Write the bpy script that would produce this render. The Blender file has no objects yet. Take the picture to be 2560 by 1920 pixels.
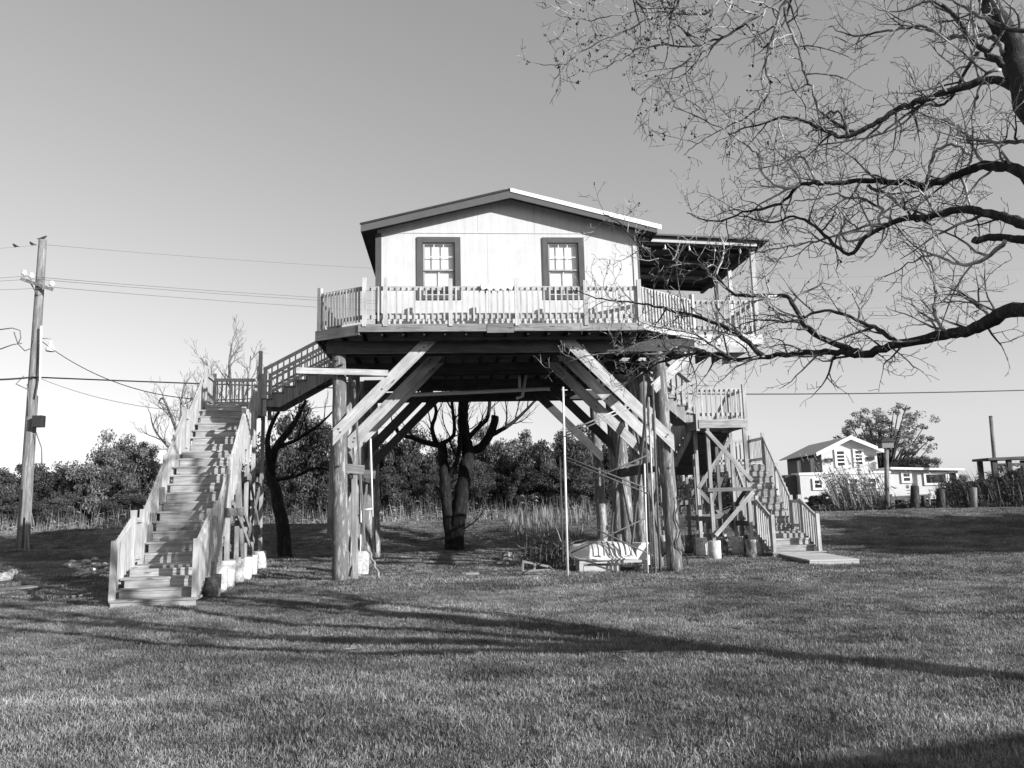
import bpy, math, random
import numpy as np
from mathutils import Vector, Matrix, Quaternion
from math import sin, cos, tan, radians, pi, atan, atan2, hypot, sqrt
random.seed(7); rng = np.random.default_rng(7)
S = bpy.context.scene
COL = S.collection

# ------------------------------------------------------------------ camera
F = 1950.0; EYE = 1.56; PITCH = atan(302/1950.0); ROLL = radians(1.4)
fw = Vector((0, cos(PITCH), sin(PITCH))); up0 = Vector((0, -sin(PITCH), cos(PITCH))); rt0 = Vector((1, 0, 0))
rt = rt0*cos(ROLL) - up0*sin(ROLL); upv = up0*cos(ROLL) + rt0*sin(ROLL)
cam_data = bpy.data.cameras.new('camera'); cam = bpy.data.objects.new('camera', cam_data); COL.objects.link(cam)
cam.matrix_world = Matrix(((rt.x, upv.x, -fw.x, 0), (rt.y, upv.y, -fw.y, 0), (rt.z, upv.z, -fw.z, EYE), (0, 0, 0, 1)))
cam_data.sensor_width = 36; cam_data.lens = F/2560*36; cam_data.clip_end = 3000; cam_data.clip_start = 0.05
S.camera = cam

# ------------------------------------------------------------------ sun and sky
SUN_EL = radians(19.8); SUN_AZ = radians(54)          # light travels 54 deg to the left of straight ahead
ldir = Vector((-sin(SUN_AZ)*cos(SUN_EL), cos(SUN_AZ)*cos(SUN_EL), -sin(SUN_EL)))
sd = bpy.data.lights.new('sun', 'SUN'); sd.energy = 5.0; sd.angle = radians(0.53); sd.color = (1, 1, 1)
sun = bpy.data.objects.new('sun', sd); COL.objects.link(sun); sun.rotation_euler = ldir.to_track_quat('-Z', 'Y').to_euler()
W = bpy.data.worlds.new('World'); S.world = W; W.use_nodes = True
nt = W.node_tree; nt.nodes.clear()
sky = nt.nodes.new('ShaderNodeTexSky'); sky.sky_type = 'NISHITA'; sky.sun_disc = False
sky.sun_elevation = SUN_EL; sky.sun_rotation = radians(126); sky.air_density = 1.0; sky.dust_density = 0.45; sky.ozone_density = 1.0
sep = nt.nodes.new('ShaderNodeSeparateColor'); nt.links.new(sky.outputs[0], sep.inputs[0])   # black-and-white photograph: one grey channel
def wm(op, a, b):
    n = nt.nodes.new('ShaderNodeMath'); n.operation = op
    for i, q in enumerate((a, b)):
        if isinstance(q, (int, float)): n.inputs[i].default_value = q
        else: nt.links.new(q, n.inputs[i])
    return n.outputs[0]
grey = wm('ADD', wm('MULTIPLY', sep.outputs[0], 0.22), wm('ADD', wm('MULTIPLY', sep.outputs[1], 0.38), wm('MULTIPLY', sep.outputs[2], 0.40)))
grey = wm('MULTIPLY', wm('POWER', grey, 0.82), 1.0)     # tone of the black-and-white sky
comb = nt.nodes.new('ShaderNodeCombineColor')
for i in range(3): nt.links.new(grey, comb.inputs[i])
bg = nt.nodes.new('ShaderNodeBackground'); bg.inputs['Strength'].default_value = 0.142
nt.links.new(comb.outputs[0], bg.inputs['Color'])
wo = nt.nodes.new('ShaderNodeOutputWorld'); nt.links.new(bg.outputs[0], wo.inputs[0])
S.view_settings.view_transform = 'Standard'; S.view_settings.look = 'None'; S.view_settings.gamma = 1; S.view_settings.exposure = 0.6
S.view_settings.use_curve_mapping = False

# ------------------------------------------------------------------ frames of reference
YAW = radians(4.8); O = Vector((0, 17.6, 0)); U = Vector((cos(YAW), sin(YAW), 0)); V = Vector((-sin(YAW), cos(YAW), 0))
def h2w(u, v, z=0): return O + U*u + V*v + Vector((0, 0, z))
def at(px, py, Y):                                    # point of the place seen at a spot of the photograph, at distance Y
    d = fw + rt*((px-1280)/F) + upv*((960-py)/F)
    return Vector((0, 0, EYE)) + d*(Y/d.y)

def smooth(a, b, x): t = max(0, min(1, (x-a)/(b-a))); return t*t*(3-2*t)
def levee_base(x): return 27.6 + (-5.0*smooth(4, 14, x)) 
def ground_z(x, y):
    b = levee_base(x); z = 0.93*smooth(b, 33.0, y)
    if y > 34.4: z -= 1.75*smooth(34.4, 39.5, y)
    z += 0.022*sin(x*0.9+1.3)*sin(y*0.7) + 0.015*sin(x*2.3+y*1.7)
    return z

# ------------------------------------------------------------------ materials
def mat(name, rough=0.8, spec=0.3):
    m = bpy.data.materials.new(name); m.use_nodes = True; b = m.node_tree.nodes['Principled BSDF']
    b.inputs['Roughness'].default_value = rough; b.inputs['Specular IOR Level'].default_value = spec
    return m, m.node_tree, b
def nd(t, k, **kw):
    n = t.nodes.new(k)
    for a, v in kw.items(): setattr(n, a, v)
    return n
def mth(t, op, a, b=0.0, clamp=False):
    n = nd(t, 'ShaderNodeMath', operation=op, use_clamp=clamp)
    for i, q in enumerate((a, b)):
        if isinstance(q, (int, float)): n.inputs[i].default_value = q
        else: t.links.new(q, n.inputs[i])
    return n.outputs[0]
def rng_map(t, x, a, b, c, d):
    n = nd(t, 'ShaderNodeMapRange'); t.links.new(x, n.inputs[0])
    for i, q in enumerate((a, b, c, d)): n.inputs[i+1].default_value = q
    return n.outputs[0]
def noise(t, vec, scale, detail=4, rough=0.55, mapscale=None):
    if mapscale:
        mp = nd(t, 'ShaderNodeMapping'); mp.inputs['Scale'].default_value = mapscale; t.links.new(vec, mp.inputs[0]); vec = mp.outputs[0]
    n = nd(t, 'ShaderNodeTexNoise'); n.inputs['Scale'].default_value = scale; n.inputs['Detail'].default_value = detail; n.inputs['Roughness'].default_value = rough
    t.links.new(vec, n.inputs['Vector']); return n.outputs['Fac']
def bump(t, b, h, strength=0.3, dist=0.01):
    n = nd(t, 'ShaderNodeBump'); n.inputs['Strength'].default_value = strength; n.inputs['Distance'].default_value = dist
    t.links.new(h, n.inputs['Height']); t.links.new(n.outputs[0], b.inputs['Normal'])
def setcol(t, b, fac):
    c = nd(t, 'ShaderNodeCombineColor')
    for i in range(3): t.links.new(fac, c.inputs[i])
    t.links.new(c.outputs[0], b.inputs['Base Color'])
def wood(name, base, contrast=0.5, knots=True, stain=0.25, rough=0.85):
    m, t, b = mat(name, rough, 0.2)
    uv = nd(t, 'ShaderNodeUVMap').outputs[0]; oi = nd(t, 'ShaderNodeObjectInfo').outputs['Random']
    sh = nd(t, 'ShaderNodeVectorMath', operation='ADD'); t.links.new(uv, sh.inputs[0])
    cx = nd(t, 'ShaderNodeCombineXYZ'); t.links.new(mth(t, 'MULTIPLY', oi, 37.0), cx.inputs[0]); t.links.new(mth(t, 'MULTIPLY', oi, 91.0), cx.inputs[1]); t.links.new(cx.outputs[0], sh.inputs[1])
    v = sh.outputs[0]
    g = noise(t, v, 1.0, 6, 0.65, (1.6, 32, 1)); g2 = noise(t, v, 1.0, 3, 0.5, (0.9, 9, 1)); st = noise(t, v, 2.2, 3, 0.6)
    f = rng_map(t, g, 0.3, 0.72, 1-contrast, 1+contrast*0.6)
    f = mth(t, 'MULTIPLY', f, rng_map(t, g2, 0.3, 0.7, 1-contrast*0.5, 1+contrast*0.4))
    f = mth(t, 'MULTIPLY', f, rng_map(t, st, 0.3, 0.7, 1-stain, 1+stain*0.6))
    f = mth(t, 'MULTIPLY', f, rng_map(t, oi, 0, 1, 0.84, 1.14))
    if knots:
        vo = nd(t, 'ShaderNodeTexVoronoi'); mp = nd(t, 'ShaderNodeMapping'); mp.inputs['Scale'].default_value = (1.3, 5.5, 1); t.links.new(v, mp.inputs[0]); t.links.new(mp.outputs[0], vo.inputs['Vector']); vo.inputs['Scale'].default_value = 1.3
        k = rng_map(t, vo.outputs['Distance'], 0.06, 0.15, 0.4, 1.0); f = mth(t, 'MULTIPLY', f, k)
    f = mth(t, 'MULTIPLY', f, base); setcol(t, b, f); bump(t, b, g, 0.35, 0.006); return m
def plain(name, base, var=0.15, scale=6, rough=0.7, spec=0.3, metallic=0, bmp=0.0):
    m, t, b = mat(name, rough, spec); co = nd(t, 'ShaderNodeTexCoord').outputs['Object']
    n = noise(t, co, scale, 5, 0.6); oi = nd(t, 'ShaderNodeObjectInfo').outputs['Random']
    f = mth(t, 'MULTIPLY', rng_map(t, n, 0.3, 0.7, 1-var, 1+var), rng_map(t, oi, 0, 1, 1-var*0.5, 1+var*0.5))
    setcol(t, b, mth(t, 'MULTIPLY', f, base)); b.inputs['Metallic'].default_value = metallic
    if bmp: bump(t, b, n, bmp, 0.02)
    return m
def patchy(name, base, light, scale, ms, rough=0.9, lo=0.52, hi=0.6, bs=0.6):   # bark, peeled piles, weathered footings
    m, t, b = mat(name, rough, 0.15); co = nd(t, 'ShaderNodeTexCoord').outputs['Object']; oi = nd(t, 'ShaderNodeObjectInfo').outputs['Random']
    n = noise(t, co, scale, 6, 0.62, ms); n2 = noise(t, co, scale*4.5, 4, 0.6, ms)
    f = rng_map(t, n, lo, hi, base, light); f = mth(t, 'MULTIPLY', f, rng_map(t, n2, 0.3, 0.7, 0.7, 1.3)); f = mth(t, 'MULTIPLY', f, rng_map(t, oi, 0, 1, 0.85, 1.15))
    setcol(t, b, f); bump(t, b, n2, bs, 0.02); return m
def leafmat(name, a, c, scale=0.8, trans=0.2):
    m, t, b = mat(name, 0.6, 0.3); ge = nd(t, 'ShaderNodeNewGeometry'); n = noise(t, ge.outputs['Position'], scale, 3, 0.6)
    r = ge.outputs['Random Per Island']; oi = nd(t, 'ShaderNodeObjectInfo').outputs['Random']
    f = mth(t, 'MULTIPLY', rng_map(t, n, 0.32, 0.68, a, c), rng_map(t, r, 0, 1, 0.6, 1.4)); f = mth(t, 'MULTIPLY', f, rng_map(t, oi, 0, 1, 0.8, 1.2))
    setcol(t, b, f)
    tr = nd(t, 'ShaderNodeBsdfTranslucent'); mx = nd(t, 'ShaderNodeMixShader'); mx.inputs[0].default_value = trans
    c2 = nd(t, 'ShaderNodeCombineColor')
    for i in range(3): t.links.new(f, c2.inputs[i])
    t.links.new(c2.outputs[0], tr.inputs[0]); t.links.new(b.outputs[0], mx.inputs[1]); t.links.new(tr.outputs[0], mx.inputs[2])
    t.links.new(mx.outputs[0], t.nodes['Material Output'].inputs[0]); return m

M = dict(
 stair=wood('stair_wood', 0.37, 0.5), deck=wood('deck_wood', 0.26, 0.5), brace=wood('brace_wood', 0.50, 0.4), beam=wood('beam_wood', 0.08, 0.5, False),  # beam and joist woods darkened to carry the shade under the deck
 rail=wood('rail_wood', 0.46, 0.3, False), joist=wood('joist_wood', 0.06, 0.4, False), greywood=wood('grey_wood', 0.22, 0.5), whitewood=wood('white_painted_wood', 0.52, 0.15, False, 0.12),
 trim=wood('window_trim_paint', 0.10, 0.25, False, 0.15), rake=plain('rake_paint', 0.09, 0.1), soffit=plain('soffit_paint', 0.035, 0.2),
 wall=plain('wall_paint', 0.56, 0.05, 2.5, 0.75), white=plain('white_paint', 0.75, 0.05), roof=plain('roof_metal', 0.45, 0.15, 3, 0.4, 0.5, 0.3),
 sash=plain('sash_paint', 0.32, 0.1), blind=plain('blind_cloth', 0.75, 0.06, 3), pile=patchy('pile_wood', 0.15, 0.36, 2.4, (6, 6, 0.9)),
 concrete=patchy('footing_concrete', 0.42, 0.66, 4, (1, 1, 1), 0.9, 0.4, 0.62, 0.4), dirty=patchy('stained_concrete', 0.12, 0.42, 7, (1, 1, 0.7), 0.9, 0.42, 0.6, 0.6),
 bark=patchy('dark_bark', 0.035, 0.08, 3, (4, 4, 1)), paletwig=patchy('sun_pale_bark', 0.06, 0.42, 2.2, (1, 1, 1), 0.85, 0.42, 0.6, 0.3), farbark=patchy('grey_bark', 0.14, 0.30, 1, (2, 2, 1)),  # pale twig bark, its light patches raised to look sunlit
 pole=patchy('pole_wood', 0.12, 0.24, 2, (8, 8, 0.5), 0.9, 0.45, 0.62), cable=plain('cable_rubber', 0.03, 0.1), thincable=plain('wire_metal', 0.14, 0.1),
 metal=plain('galvanised_steel', 0.35, 0.3, 9, 0.5, 0.5, 0.4), rust=plain('rusty_steel', 0.10, 0.3, 12), pvc=plain('pvc_plastic', 0.65, 0.08, 4, 0.4), black=plain('black_steel', 0.03, 0.2),
 boat=plain('boat_aluminium', 0.62, 0.12, 5, 0.5), dark=plain('dark_inside', 0.02, 0.1), rope=patchy('rope_fibre', 0.3, 0.6, 30, (1, 1, 1)), stone=patchy('sunlit_rubble', 0.3, 0.62, 5, (1, 1, 1), 0.95, 0.4, 0.6),  # rubble stone lightened to stand for sun on the heap
 leaf=leafmat('evergreen_leaf', 0.025, 0.11, 0.7), leaflight=leafmat('light_leaf', 0.12, 0.40, 0.7), leafpale=leafmat('pale_leaf', 0.06, 0.26, 0.7), reed=leafmat('reed_straw', 0.11, 0.31, 0.9, 0.25), reeddark=leafmat('reed_dark', 0.045, 0.12, 0.9, 0.25), plume=leafmat('reed_plume', 0.2, 0.4, 2, 0.4),
 grass=leafmat('grass_blade', 0.10, 0.30, 0.45, 0.25), farwall=plain('far_wall_paint', 0.55, 0.05, 1), farshade=plain('far_side_paint', 0.40, 0.08, 1), shingle=plain('far_roof', 0.5, 0.2, 8), cloth=plain('white_cloth', 0.85, 0.03, 8), bird=plain('bird_feather', 0.04, 0.2))
def glassmat():
    m = bpy.data.materials.new('window_glass'); m.use_nodes = True; t = m.node_tree; t.nodes.clear()
    tr = nd(t, 'ShaderNodeBsdfTransparent'); gl = nd(t, 'ShaderNodeBsdfGlossy'); gl.inputs['Roughness'].default_value = 0.03
    lw = nd(t, 'ShaderNodeLayerWeight'); lw.inputs[0].default_value = 0.5; mx = nd(t, 'ShaderNodeMixShader'); o = nd(t, 'ShaderNodeOutputMaterial')
    tr.inputs[0].default_value = (0.97, 0.97, 0.97, 1); gl.inputs[0].default_value = (0.9, 0.9, 0.9, 1)
    t.links.new(mth(t, 'ADD', mth(t, 'MULTIPLY', mth(t, 'POWER', lw.outputs['Facing'], 5.0), 0.9), 0.05), mx.inputs[0]); t.links.new(tr.outputs[0], mx.inputs[1]); t.links.new(gl.outputs[0], mx.inputs[2]); t.links.new(mx.outputs[0], o.inputs[0]); return m
def wallmat():
    m, t, b = mat('wall_paint', 0.75, 0.25); co = nd(t, 'ShaderNodeTexCoord').outputs['Object']
    a_ = noise(t, co, 2.2, 4, 0.6); c_ = noise(t, co, 1.0, 5, 0.65, (9, 9, .7)); d_ = noise(t, co, 60, 2, 0.5, (1, 1, .15)); e_ = nd(t, 'ShaderNodeTexWave'); e_.wave_type = 'BANDS'; e_.bands_direction = 'X'; e_.inputs['Scale'].default_value = 1.54; e_.inputs['Distortion'].default_value = 0; t.links.new(co, e_.inputs['Vector'])
    gr = rng_map(t, e_.outputs['Fac'], 0.0, 0.012, 0.90, 1.0)
    f = mth(t, 'MULTIPLY', rng_map(t, a_, 0.3, 0.7, 0.93, 1.05), rng_map(t, c_, 0.35, 0.7, 1.03, 0.92)); f = mth(t, 'MULTIPLY', mth(t, 'MULTIPLY', f, gr), rng_map(t, d_, 0.3, 0.7, 0.96, 1.04)); setcol(t, b, mth(t, 'MULTIPLY', f, 0.53)); bump(t, b, d_, 0.2, 0.004); return m
M['wall'] = wallmat()
M['glass'] = glassmat()
def darkglass():
    m, t, b = mat('dark_pane', 0.08, 0.5); b.inputs['Base Color'].default_value = (0.03, 0.03, 0.03, 1); return m
M['darkglass'] = darkglass()
def watermat():
    m, t, b = mat('marsh_water', 0.06, 0.5); b.inputs['Base Color'].default_value = (0.025, 0.025, 0.025, 1)
    co = nd(t, 'ShaderNodeTexCoord').outputs['Object']; bump(t, b, noise(t, co, 1.5, 3, 0.5, (1, 2.5, 1)), 0.15, 0.05); return m
M['water'] = watermat()
def groundmat():
    m, t, b = mat('lawn_soil', 0.95, 0.1); ge = nd(t, 'ShaderNodeNewGeometry').outputs['Position']
    n = noise(t, ge, 0.55, 4, 0.6); n2 = noise(t, ge, 14, 5, 0.7); n3 = noise(t, ge, 2.0, 4, 0.6, (1, 2.2, 1))
    f = mth(t, 'MULTIPLY', rng_map(t, n, 0.3, 0.7, 0.075, 0.15), rng_map(t, n2, 0.3, 0.7, 0.55, 1.45)); f = mth(t, 'MULTIPLY', f, rng_map(t, n3, 0.3, 0.7, 0.75, 1.25))
    setcol(t, b, f); bump(t, b, n2, 0.8, 0.05); return m
def grassmat():
    m, t, b = mat('grass_blade', 0.65, 0.25); ge = nd(t, 'ShaderNodeNewGeometry'); P = ge.outputs['Position']
    n1 = noise(t, P, 0.42, 3, 0.6, (1, 1.3, 1)); n2 = noise(t, P, 1.6, 4, 0.65, (1, 1.6, 1)); r = ge.outputs['Random Per Island']
    f = mth(t, 'MULTIPLY', rng_map(t, n1, 0.36, 0.64, 0.11, 0.28), rng_map(t, n2, 0.32, 0.68, 0.55, 1.45)); f = mth(t, 'MULTIPLY', f, rng_map(t, r, 0, 1, 0.45, 1.55)); setcol(t, b, f)
    tr = nd(t, 'ShaderNodeBsdfTranslucent'); mx = nd(t, 'ShaderNodeMixShader'); mx.inputs[0].default_value = .22; c2 = nd(t, 'ShaderNodeCombineColor')
    for i in range(3): t.links.new(f, c2.inputs[i])
    t.links.new(c2.outputs[0], tr.inputs[0]); t.links.new(b.outputs[0], mx.inputs[1]); t.links.new(tr.outputs[0], mx.inputs[2]); t.links.new(mx.outputs[0], t.nodes['Material Output'].inputs[0]); return m
M['grass'] = grassmat(); M['shadebark'] = patchy('shaded_bark', 0.014, 0.032, 3, (4, 4, 1))  # bark blackened to carry the house's shade on the trunks
M['ground'] = groundmat()

# ------------------------------------------------------------------ mesh building
class B:
    def __init__(s): s.v = []; s.f = []; s.uv = []; s.sm = []
    def quad(s, ids, uvs, smooth=False): s.f.append(ids); s.uv.extend(uvs); s.sm.append(smooth)
    def beam(s, p0, p1, w, t, up=(0, 0, 1)):           # plank from p0 to p1: w sideways, t along up
        p0 = Vector(p0); p1 = Vector(p1); d = p1-p0; L = d.length; d = d/L; up = Vector(up)
        sd = d.cross(up)
        if sd.length < 1e-4: sd = d.cross(Vector((1, 0, 0)))
        sd.normalize(); up = sd.cross(d)
        i = len(s.v); ou, ov = random.random()*9, random.random()*9
        for p in (p0, p1):
            for a, b in ((-1, -1), (1, -1), (1, 1), (-1, 1)): s.v.append(p + sd*(a*w/2) + up*(b*t/2))
        for k, ww in enumerate((w, t, w, t)):
            k2 = (k+1) % 4; o2 = ov + k*1.7
            s.quad((i+k, i+k2, i+4+k2, i+4+k), [(ou, o2), (ou, o2+ww), (ou+L, o2+ww), (ou+L, o2)])
        s.quad((i+3, i+2, i+1, i), [(ou, ov), (ou+w*.1, ov), (ou+w*.1, ov+t), (ou, ov+t)]); s.quad((i+4, i+5, i+6, i+7), [(ou, ov), (ou+w*.1, ov), (ou+w*.1, ov+t), (ou, ov+t)])
        return s
    def box(s, x0, x1, y0, y1, z0, z1):
        dx, dy, dz = x1-x0, y1-y0, z1-z0; cx, cy, cz = (x0+x1)/2, (y0+y1)/2, (z0+z1)/2
        if dx >= dy and dx >= dz: return s.beam((x0, cy, cz), (x1, cy, cz), dy, dz)
        if dy >= dz: return s.beam((cx, y0, cz), (cx, y1, cz), dx, dz)
        return s.beam((cx, cy, z0), (cx, cy, z1), dy, dx, (1, 0, 0))
    def ext(s, pts, vec):                              # polygon extruded along vec
        n = len(pts); i = len(s.v); vec = Vector(vec); ou = random.random()*7
        P = [Vector(p) for p in pts]; s.v += P + [p+vec for p in P]
        a = (P[1]-P[0]).normalized(); nn = vec.normalized(); b = nn.cross(a)
        uvp = [(ou+p.dot(a), ou+p.dot(b)) for p in P]
        s.quad(tuple(range(i+n-1, i-1, -1)), uvp[::-1]); s.quad(tuple(range(i+n, i+2*n)), uvp)
        for k in range(n):
            k2 = (k+1) % n; L = (P[k2]-P[k]).length; h = vec.length
            s.quad((i+k, i+k2, i+n+k2, i+n+k), [(ou, ou), (ou+L, ou), (ou+L, ou+h), (ou, ou+h)])
        return s
    def tube(s, pts, rad, n=8, cap=True, smooth=True):
        P = [Vector(p) for p in pts]; i0 = len(s.v); L = 0; prev = None; ou = random.random()*7; ls = []
        for k, p in enumerate(P):
            d = (P[min(k+1, len(P)-1)] - P[max(k-1, 0)]).normalized()
            if prev is None: sd = d.cross(Vector((0.13, 0.21, 0.97)));  sd = d.orthogonal() if sd.length < 1e-3 else sd
            else: sd = prev - d*prev.dot(d)
            sd.normalize(); prev = sd; b = d.cross(sd); r = rad[k] if hasattr(rad, '__len__') else rad
            if k: L += (p-P[k-1]).length
            ls.append(L)
            for j in range(n): a = 2*pi*j/n; s.v.append(p + (sd*cos(a)+b*sin(a))*r)
        for k in range(len(P)-1):
            for j in range(n):
                j2 = (j+1) % n; a = i0+k*n; c = 0.3
                s.quad((a+j, a+j2, a+n+j2, a+n+j), [(ou+ls[k], ou+c*j/n), (ou+ls[k], ou+c*(j+1)/n), (ou+ls[k+1], ou+c*(j+1)/n), (ou+ls[k+1], ou+c*j/n)], smooth)
        if cap:
            s.quad(tuple(range(i0+n-1, i0-1, -1)), [(ou, ou)]*n); e = i0+(len(P)-1)*n; s.quad(tuple(range(e, e+n)), [(ou, ou)]*n)
        return s
    def lathe(s, prof, c=(0, 0, 0), n=16):             # prof: (r, z)
        return s.tube([(c[0], c[1], c[2]+z) for r, z in prof], [r for r, z in prof], n)
    def mesh(s, name):
        me = bpy.data.meshes.new(name); me.from_pydata([tuple(p) for p in s.v], [], s.f)
        if s.uv: me.uv_layers.new(name='UVMap').data.foreach_set('uv', np.array(s.uv, dtype=np.float32).ravel())
        me.polygons.foreach_set('use_smooth', np.array(s.sm, dtype=bool)); me.update(); return me
def link(name, me, material, parent=None, loc=None):
    if isinstance(me, B): me = me.mesh(name)
    if material and not me.materials: me.materials.append(material)
    o = bpy.data.objects.new(name, me); COL.objects.link(o)
    if parent: o.parent = parent
    if loc is not None: o.location = loc
    return o
def thing(name, label, cat, loc=(0, 0, 0), rz=0.0, group=None):
    o = bpy.data.objects.new(name, None); COL.objects.link(o); o.location = loc; o.rotation_euler = (0, 0, rz); o.empty_display_size = 0.2
    return tag(o, label, cat, group)
def tag(o, label, cat, group=None):
    o['label'] = label; o['category'] = cat
    if group: o['group'] = group
    return o
def structure(o): o['kind'] = 'structure'; return o
def stuff(o): o['kind'] = 'stuff'; return o
def plank(name, parent, m, p0, p1, w, t, up=(0, 0, 1)): return link(name, B().beam(p0, p1, w, t, up), m, parent)
def bx(name, parent, m, *a): return link(name, B().box(*a), m, parent)
_bal = {}
def baluster_mesh(h, w=0.036, t=0.034):
    k = (round(h, 3), w, t)
    if k not in _bal:
        me = B().box(-w/2, w/2, -t/2, t/2, 0, h).mesh('baluster'); me.materials.append(M['rail']); _bal[k] = me
    return _bal[k]
def railing(parent, a, b, off=(0, 0), h=0.875, spacing=0.13, posts=(), base=0.13, post_h=1.0, bw=0.036, m='rail', skip_bottom=False, drop=None, ends=0.06):
    """rail between walking-level points a and b; balusters stand on the side 'off' of the rails"""
    a = Vector(a); b = Vector(b); d = b-a; dh = Vector((d.x, d.y, 0)); L = dh.length; dn = dh/L; ang = atan2(dn.y, dn.x)
    r = B(); up = Vector((0, 0, 1))
    r.beam(a+up*(h-0.055), b+up*(h-0.055), 0.038, 0.09)
    part = link('railing', r, M[m], parent)
    if not skip_bottom: plank('bottom_rail', part, M[m], a+up*(base+0.045), b+up*(base+0.045), 0.038, 0.085)
    offv = Vector((off[0], off[1], 0)); n = max(1, round((L-2*ends)/spacing)); lo = base-0.06 if drop is None else drop
    me = baluster_mesh(h-lo-(0.04 if abs(d.z) > .05 else 0.03), bw)
    for k in range(n+1):
        p = a + d*((ends+(L-2*ends)*k/n)/L)
        if any(abs((p-Vector(q[:3])).to_2d().length) < 0.075 for q in posts): continue
        o = bpy.data.objects.new('baluster', me); COL.objects.link(o); o.parent = part
        o.location = p + offv*0.0375 + up*(lo+random.uniform(-.008, .008)); o.rotation_euler = (random.uniform(-.006, .006), random.uniform(-.008, .008), ang)
    for q in posts:
        hh = q[3] if len(q) > 3 else post_h; dn2 = q[4] if len(q) > 4 else 0.05
        o = link('railing_post', B().box(-.045, .045, -.045, .045, -dn2, hh), M['rail'], part, Vector(q[:3])+offv*0.0); o.rotation_euler = (0, 0, ang)
    return part
def flight(th, p0, d, width, n, r, run, m='stair', nose=0.014, over=0.06):
    """n risers from p0 (front-centre at the lower level) in plan direction d"""
    p0 = Vector(p0); d = Vector((d[0], d[1], 0)).normalized(); sdv = Vector((d.y, -d.x, 0)); up = Vector((0, 0, 1))
    for i in range(n):
        q = p0 + d*(run*i); z = r*(i+1)
        plank('riser', th, M[m], q - sdv*(width/2) + d*0.012 + up*(z-r/2-0.02), q + sdv*(width/2) + d*0.012 + up*(z-r/2-0.02), 0.022, r-0.042)
        if i < n-1:
            c = q + d*(run/2-nose/2) + up*(z-0.019); j = random.uniform(-.012, .012)
            plank('tread', th, M[m], c - sdv*(width/2+over+j), c + sdv*(width/2+over-j), run+nose, 0.038)
    for s in (-1, 1):
        pts = []; e = p0 + sdv*(s*(width/2-0.02)) + d*0.03
        for i in range(n):
            pts.append(e + d*(run*i) + up*(r*i-0.04)); pts.append(e + d*(run*i) + up*(r*(i+1)-0.04))
        pts.append(e + d*(run*n) + up*(r*n-0.04)); pts.append(e + d*(run*n) + up*(r*n-0.34)); pts.append(e + d*(0.28*run/r) + up*(-0.04 if n < 5 else -0.06))
        link('stringer', B().ext(pts, sdv*(0.038*s)), M[m], th)
    return p0 + d*(run*n) + up*(r*n)

# ------------------------------------------------------------------ ground, water
def build_ground():
    xs = sorted(set(list(np.linspace(-26, 24, 140)) + [-900, -400, -200, -120, -80, -60, -45, -35, -30, 28, 34, 42, 55, 80, 120, 200, 400, 900]))
    ys = sorted(set(list(np.linspace(-6, 46, 170)) + [-300, -100, -40, -15, 52, 60, 75, 100, 160, 300, 800, 1600]))
    v = [(x, y, ground_z(x, y) if y < 60 else -0.8+0.9*smooth(60, 70, y)) for y in ys for x in xs]; nx = len(xs)
    f = [(j*nx+i, j*nx+i+1, (j+1)*nx+i+1, (j+1)*nx+i) for j in range(len(ys)-1) for i in range(nx-1)]
    me = bpy.data.meshes.new('ground'); me.from_pydata(v, [], f); me.polygons.foreach_set('use_smooth', np.ones(len(f), bool))
    structure(link('ground', me, M['ground']))
    structure(link('water', B().ext([(-300, 37.0, -0.55), (300, 37.0, -0.55), (300, 64, -0.55), (-300, 64, -0.55)], (0, 0, 0.01)), M['water']))
build_ground()

# ------------------------------------------------------------------ the stilt house
HZ = 5.50; RTOP = 6.375
house = thing('stilt_house', 'white gabled camp house raised on tall wooden pilings with a railed deck', 'house', O, YAW)
H = house
# walls
WB, SEAM, WT = 5.49, 7.88, 7.93; RIDGE_U = 0.04; RIDGE_Z = 8.80; EAVE_Z = 7.94; EU = 3.43
slope = (RIDGE_Z-EAVE_Z)/EU
def gable_z(u): return RIDGE_Z - 0.06 - slope*abs(u-RIDGE_U)
wins = ((-2.14, -1.13, 6.27, 7.77), (0.79, 1.78, 6.27, 7.77)); TR = 0.13
def wall_rect(u0, u1, z0, z1): bx('wall_panel', H, M['wall'], u0, u1, 0, 0.09, z0, z1)
g = 0.002
wall_rect(-3.05, wins[0][0]+TR, WB, SEAM); wall_rect(wins[0][1]-TR, -0.5-g, WB, SEAM); wall_rect(-0.5+g, wins[1][0]+TR, WB, SEAM); wall_rect(wins[1][1]-TR, 3.05, WB, SEAM)
for w in wins:
    wall_rect(w[0]+TR, w[1]-TR, WB, w[2]+TR); wall_rect(w[0]+TR, w[1]-TR, w[3]-TR, SEAM)
for u0, u1 in ((-3.05, -0.72-g), (-0.72+g, 0.62-g), (0.62+g, 3.05)):
    top = [(u1, 0, gable_z(u1))] + ([(RIDGE_U, 0, gable_z(RIDGE_U))] if u0 < RIDGE_U < u1 else []) + [(u0, 0, gable_z(u0))]
    link('gable_panel', B().ext([(u0, -0.004, SEAM+g), (u1, -0.004, SEAM+g)] + [(p[0], -0.004, p[2]) for p in top], (0, 0.094, 0)), M['wall'], H)
HD = 8.3
bx('side_wall', H, M['wall'], -3.05, -2.96, 0.092, HD, WB, gable_z(3.05)-.02); bx('side_wall', H, M['wall'], 2.96, 3.05, 0.092, HD, WB, gable_z(3.05)-.02)
link('back_wall', B().ext([(-2.95, HD-.09, WB), (2.95, HD-.09, WB), (2.95, HD-.09, gable_z(2.95)), (RIDGE_U, HD-.09, gable_z(RIDGE_U)), (-2.95, HD-.09, gable_z(2.95))], (0, 0.09, 0)), M['wall'], H)
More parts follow.
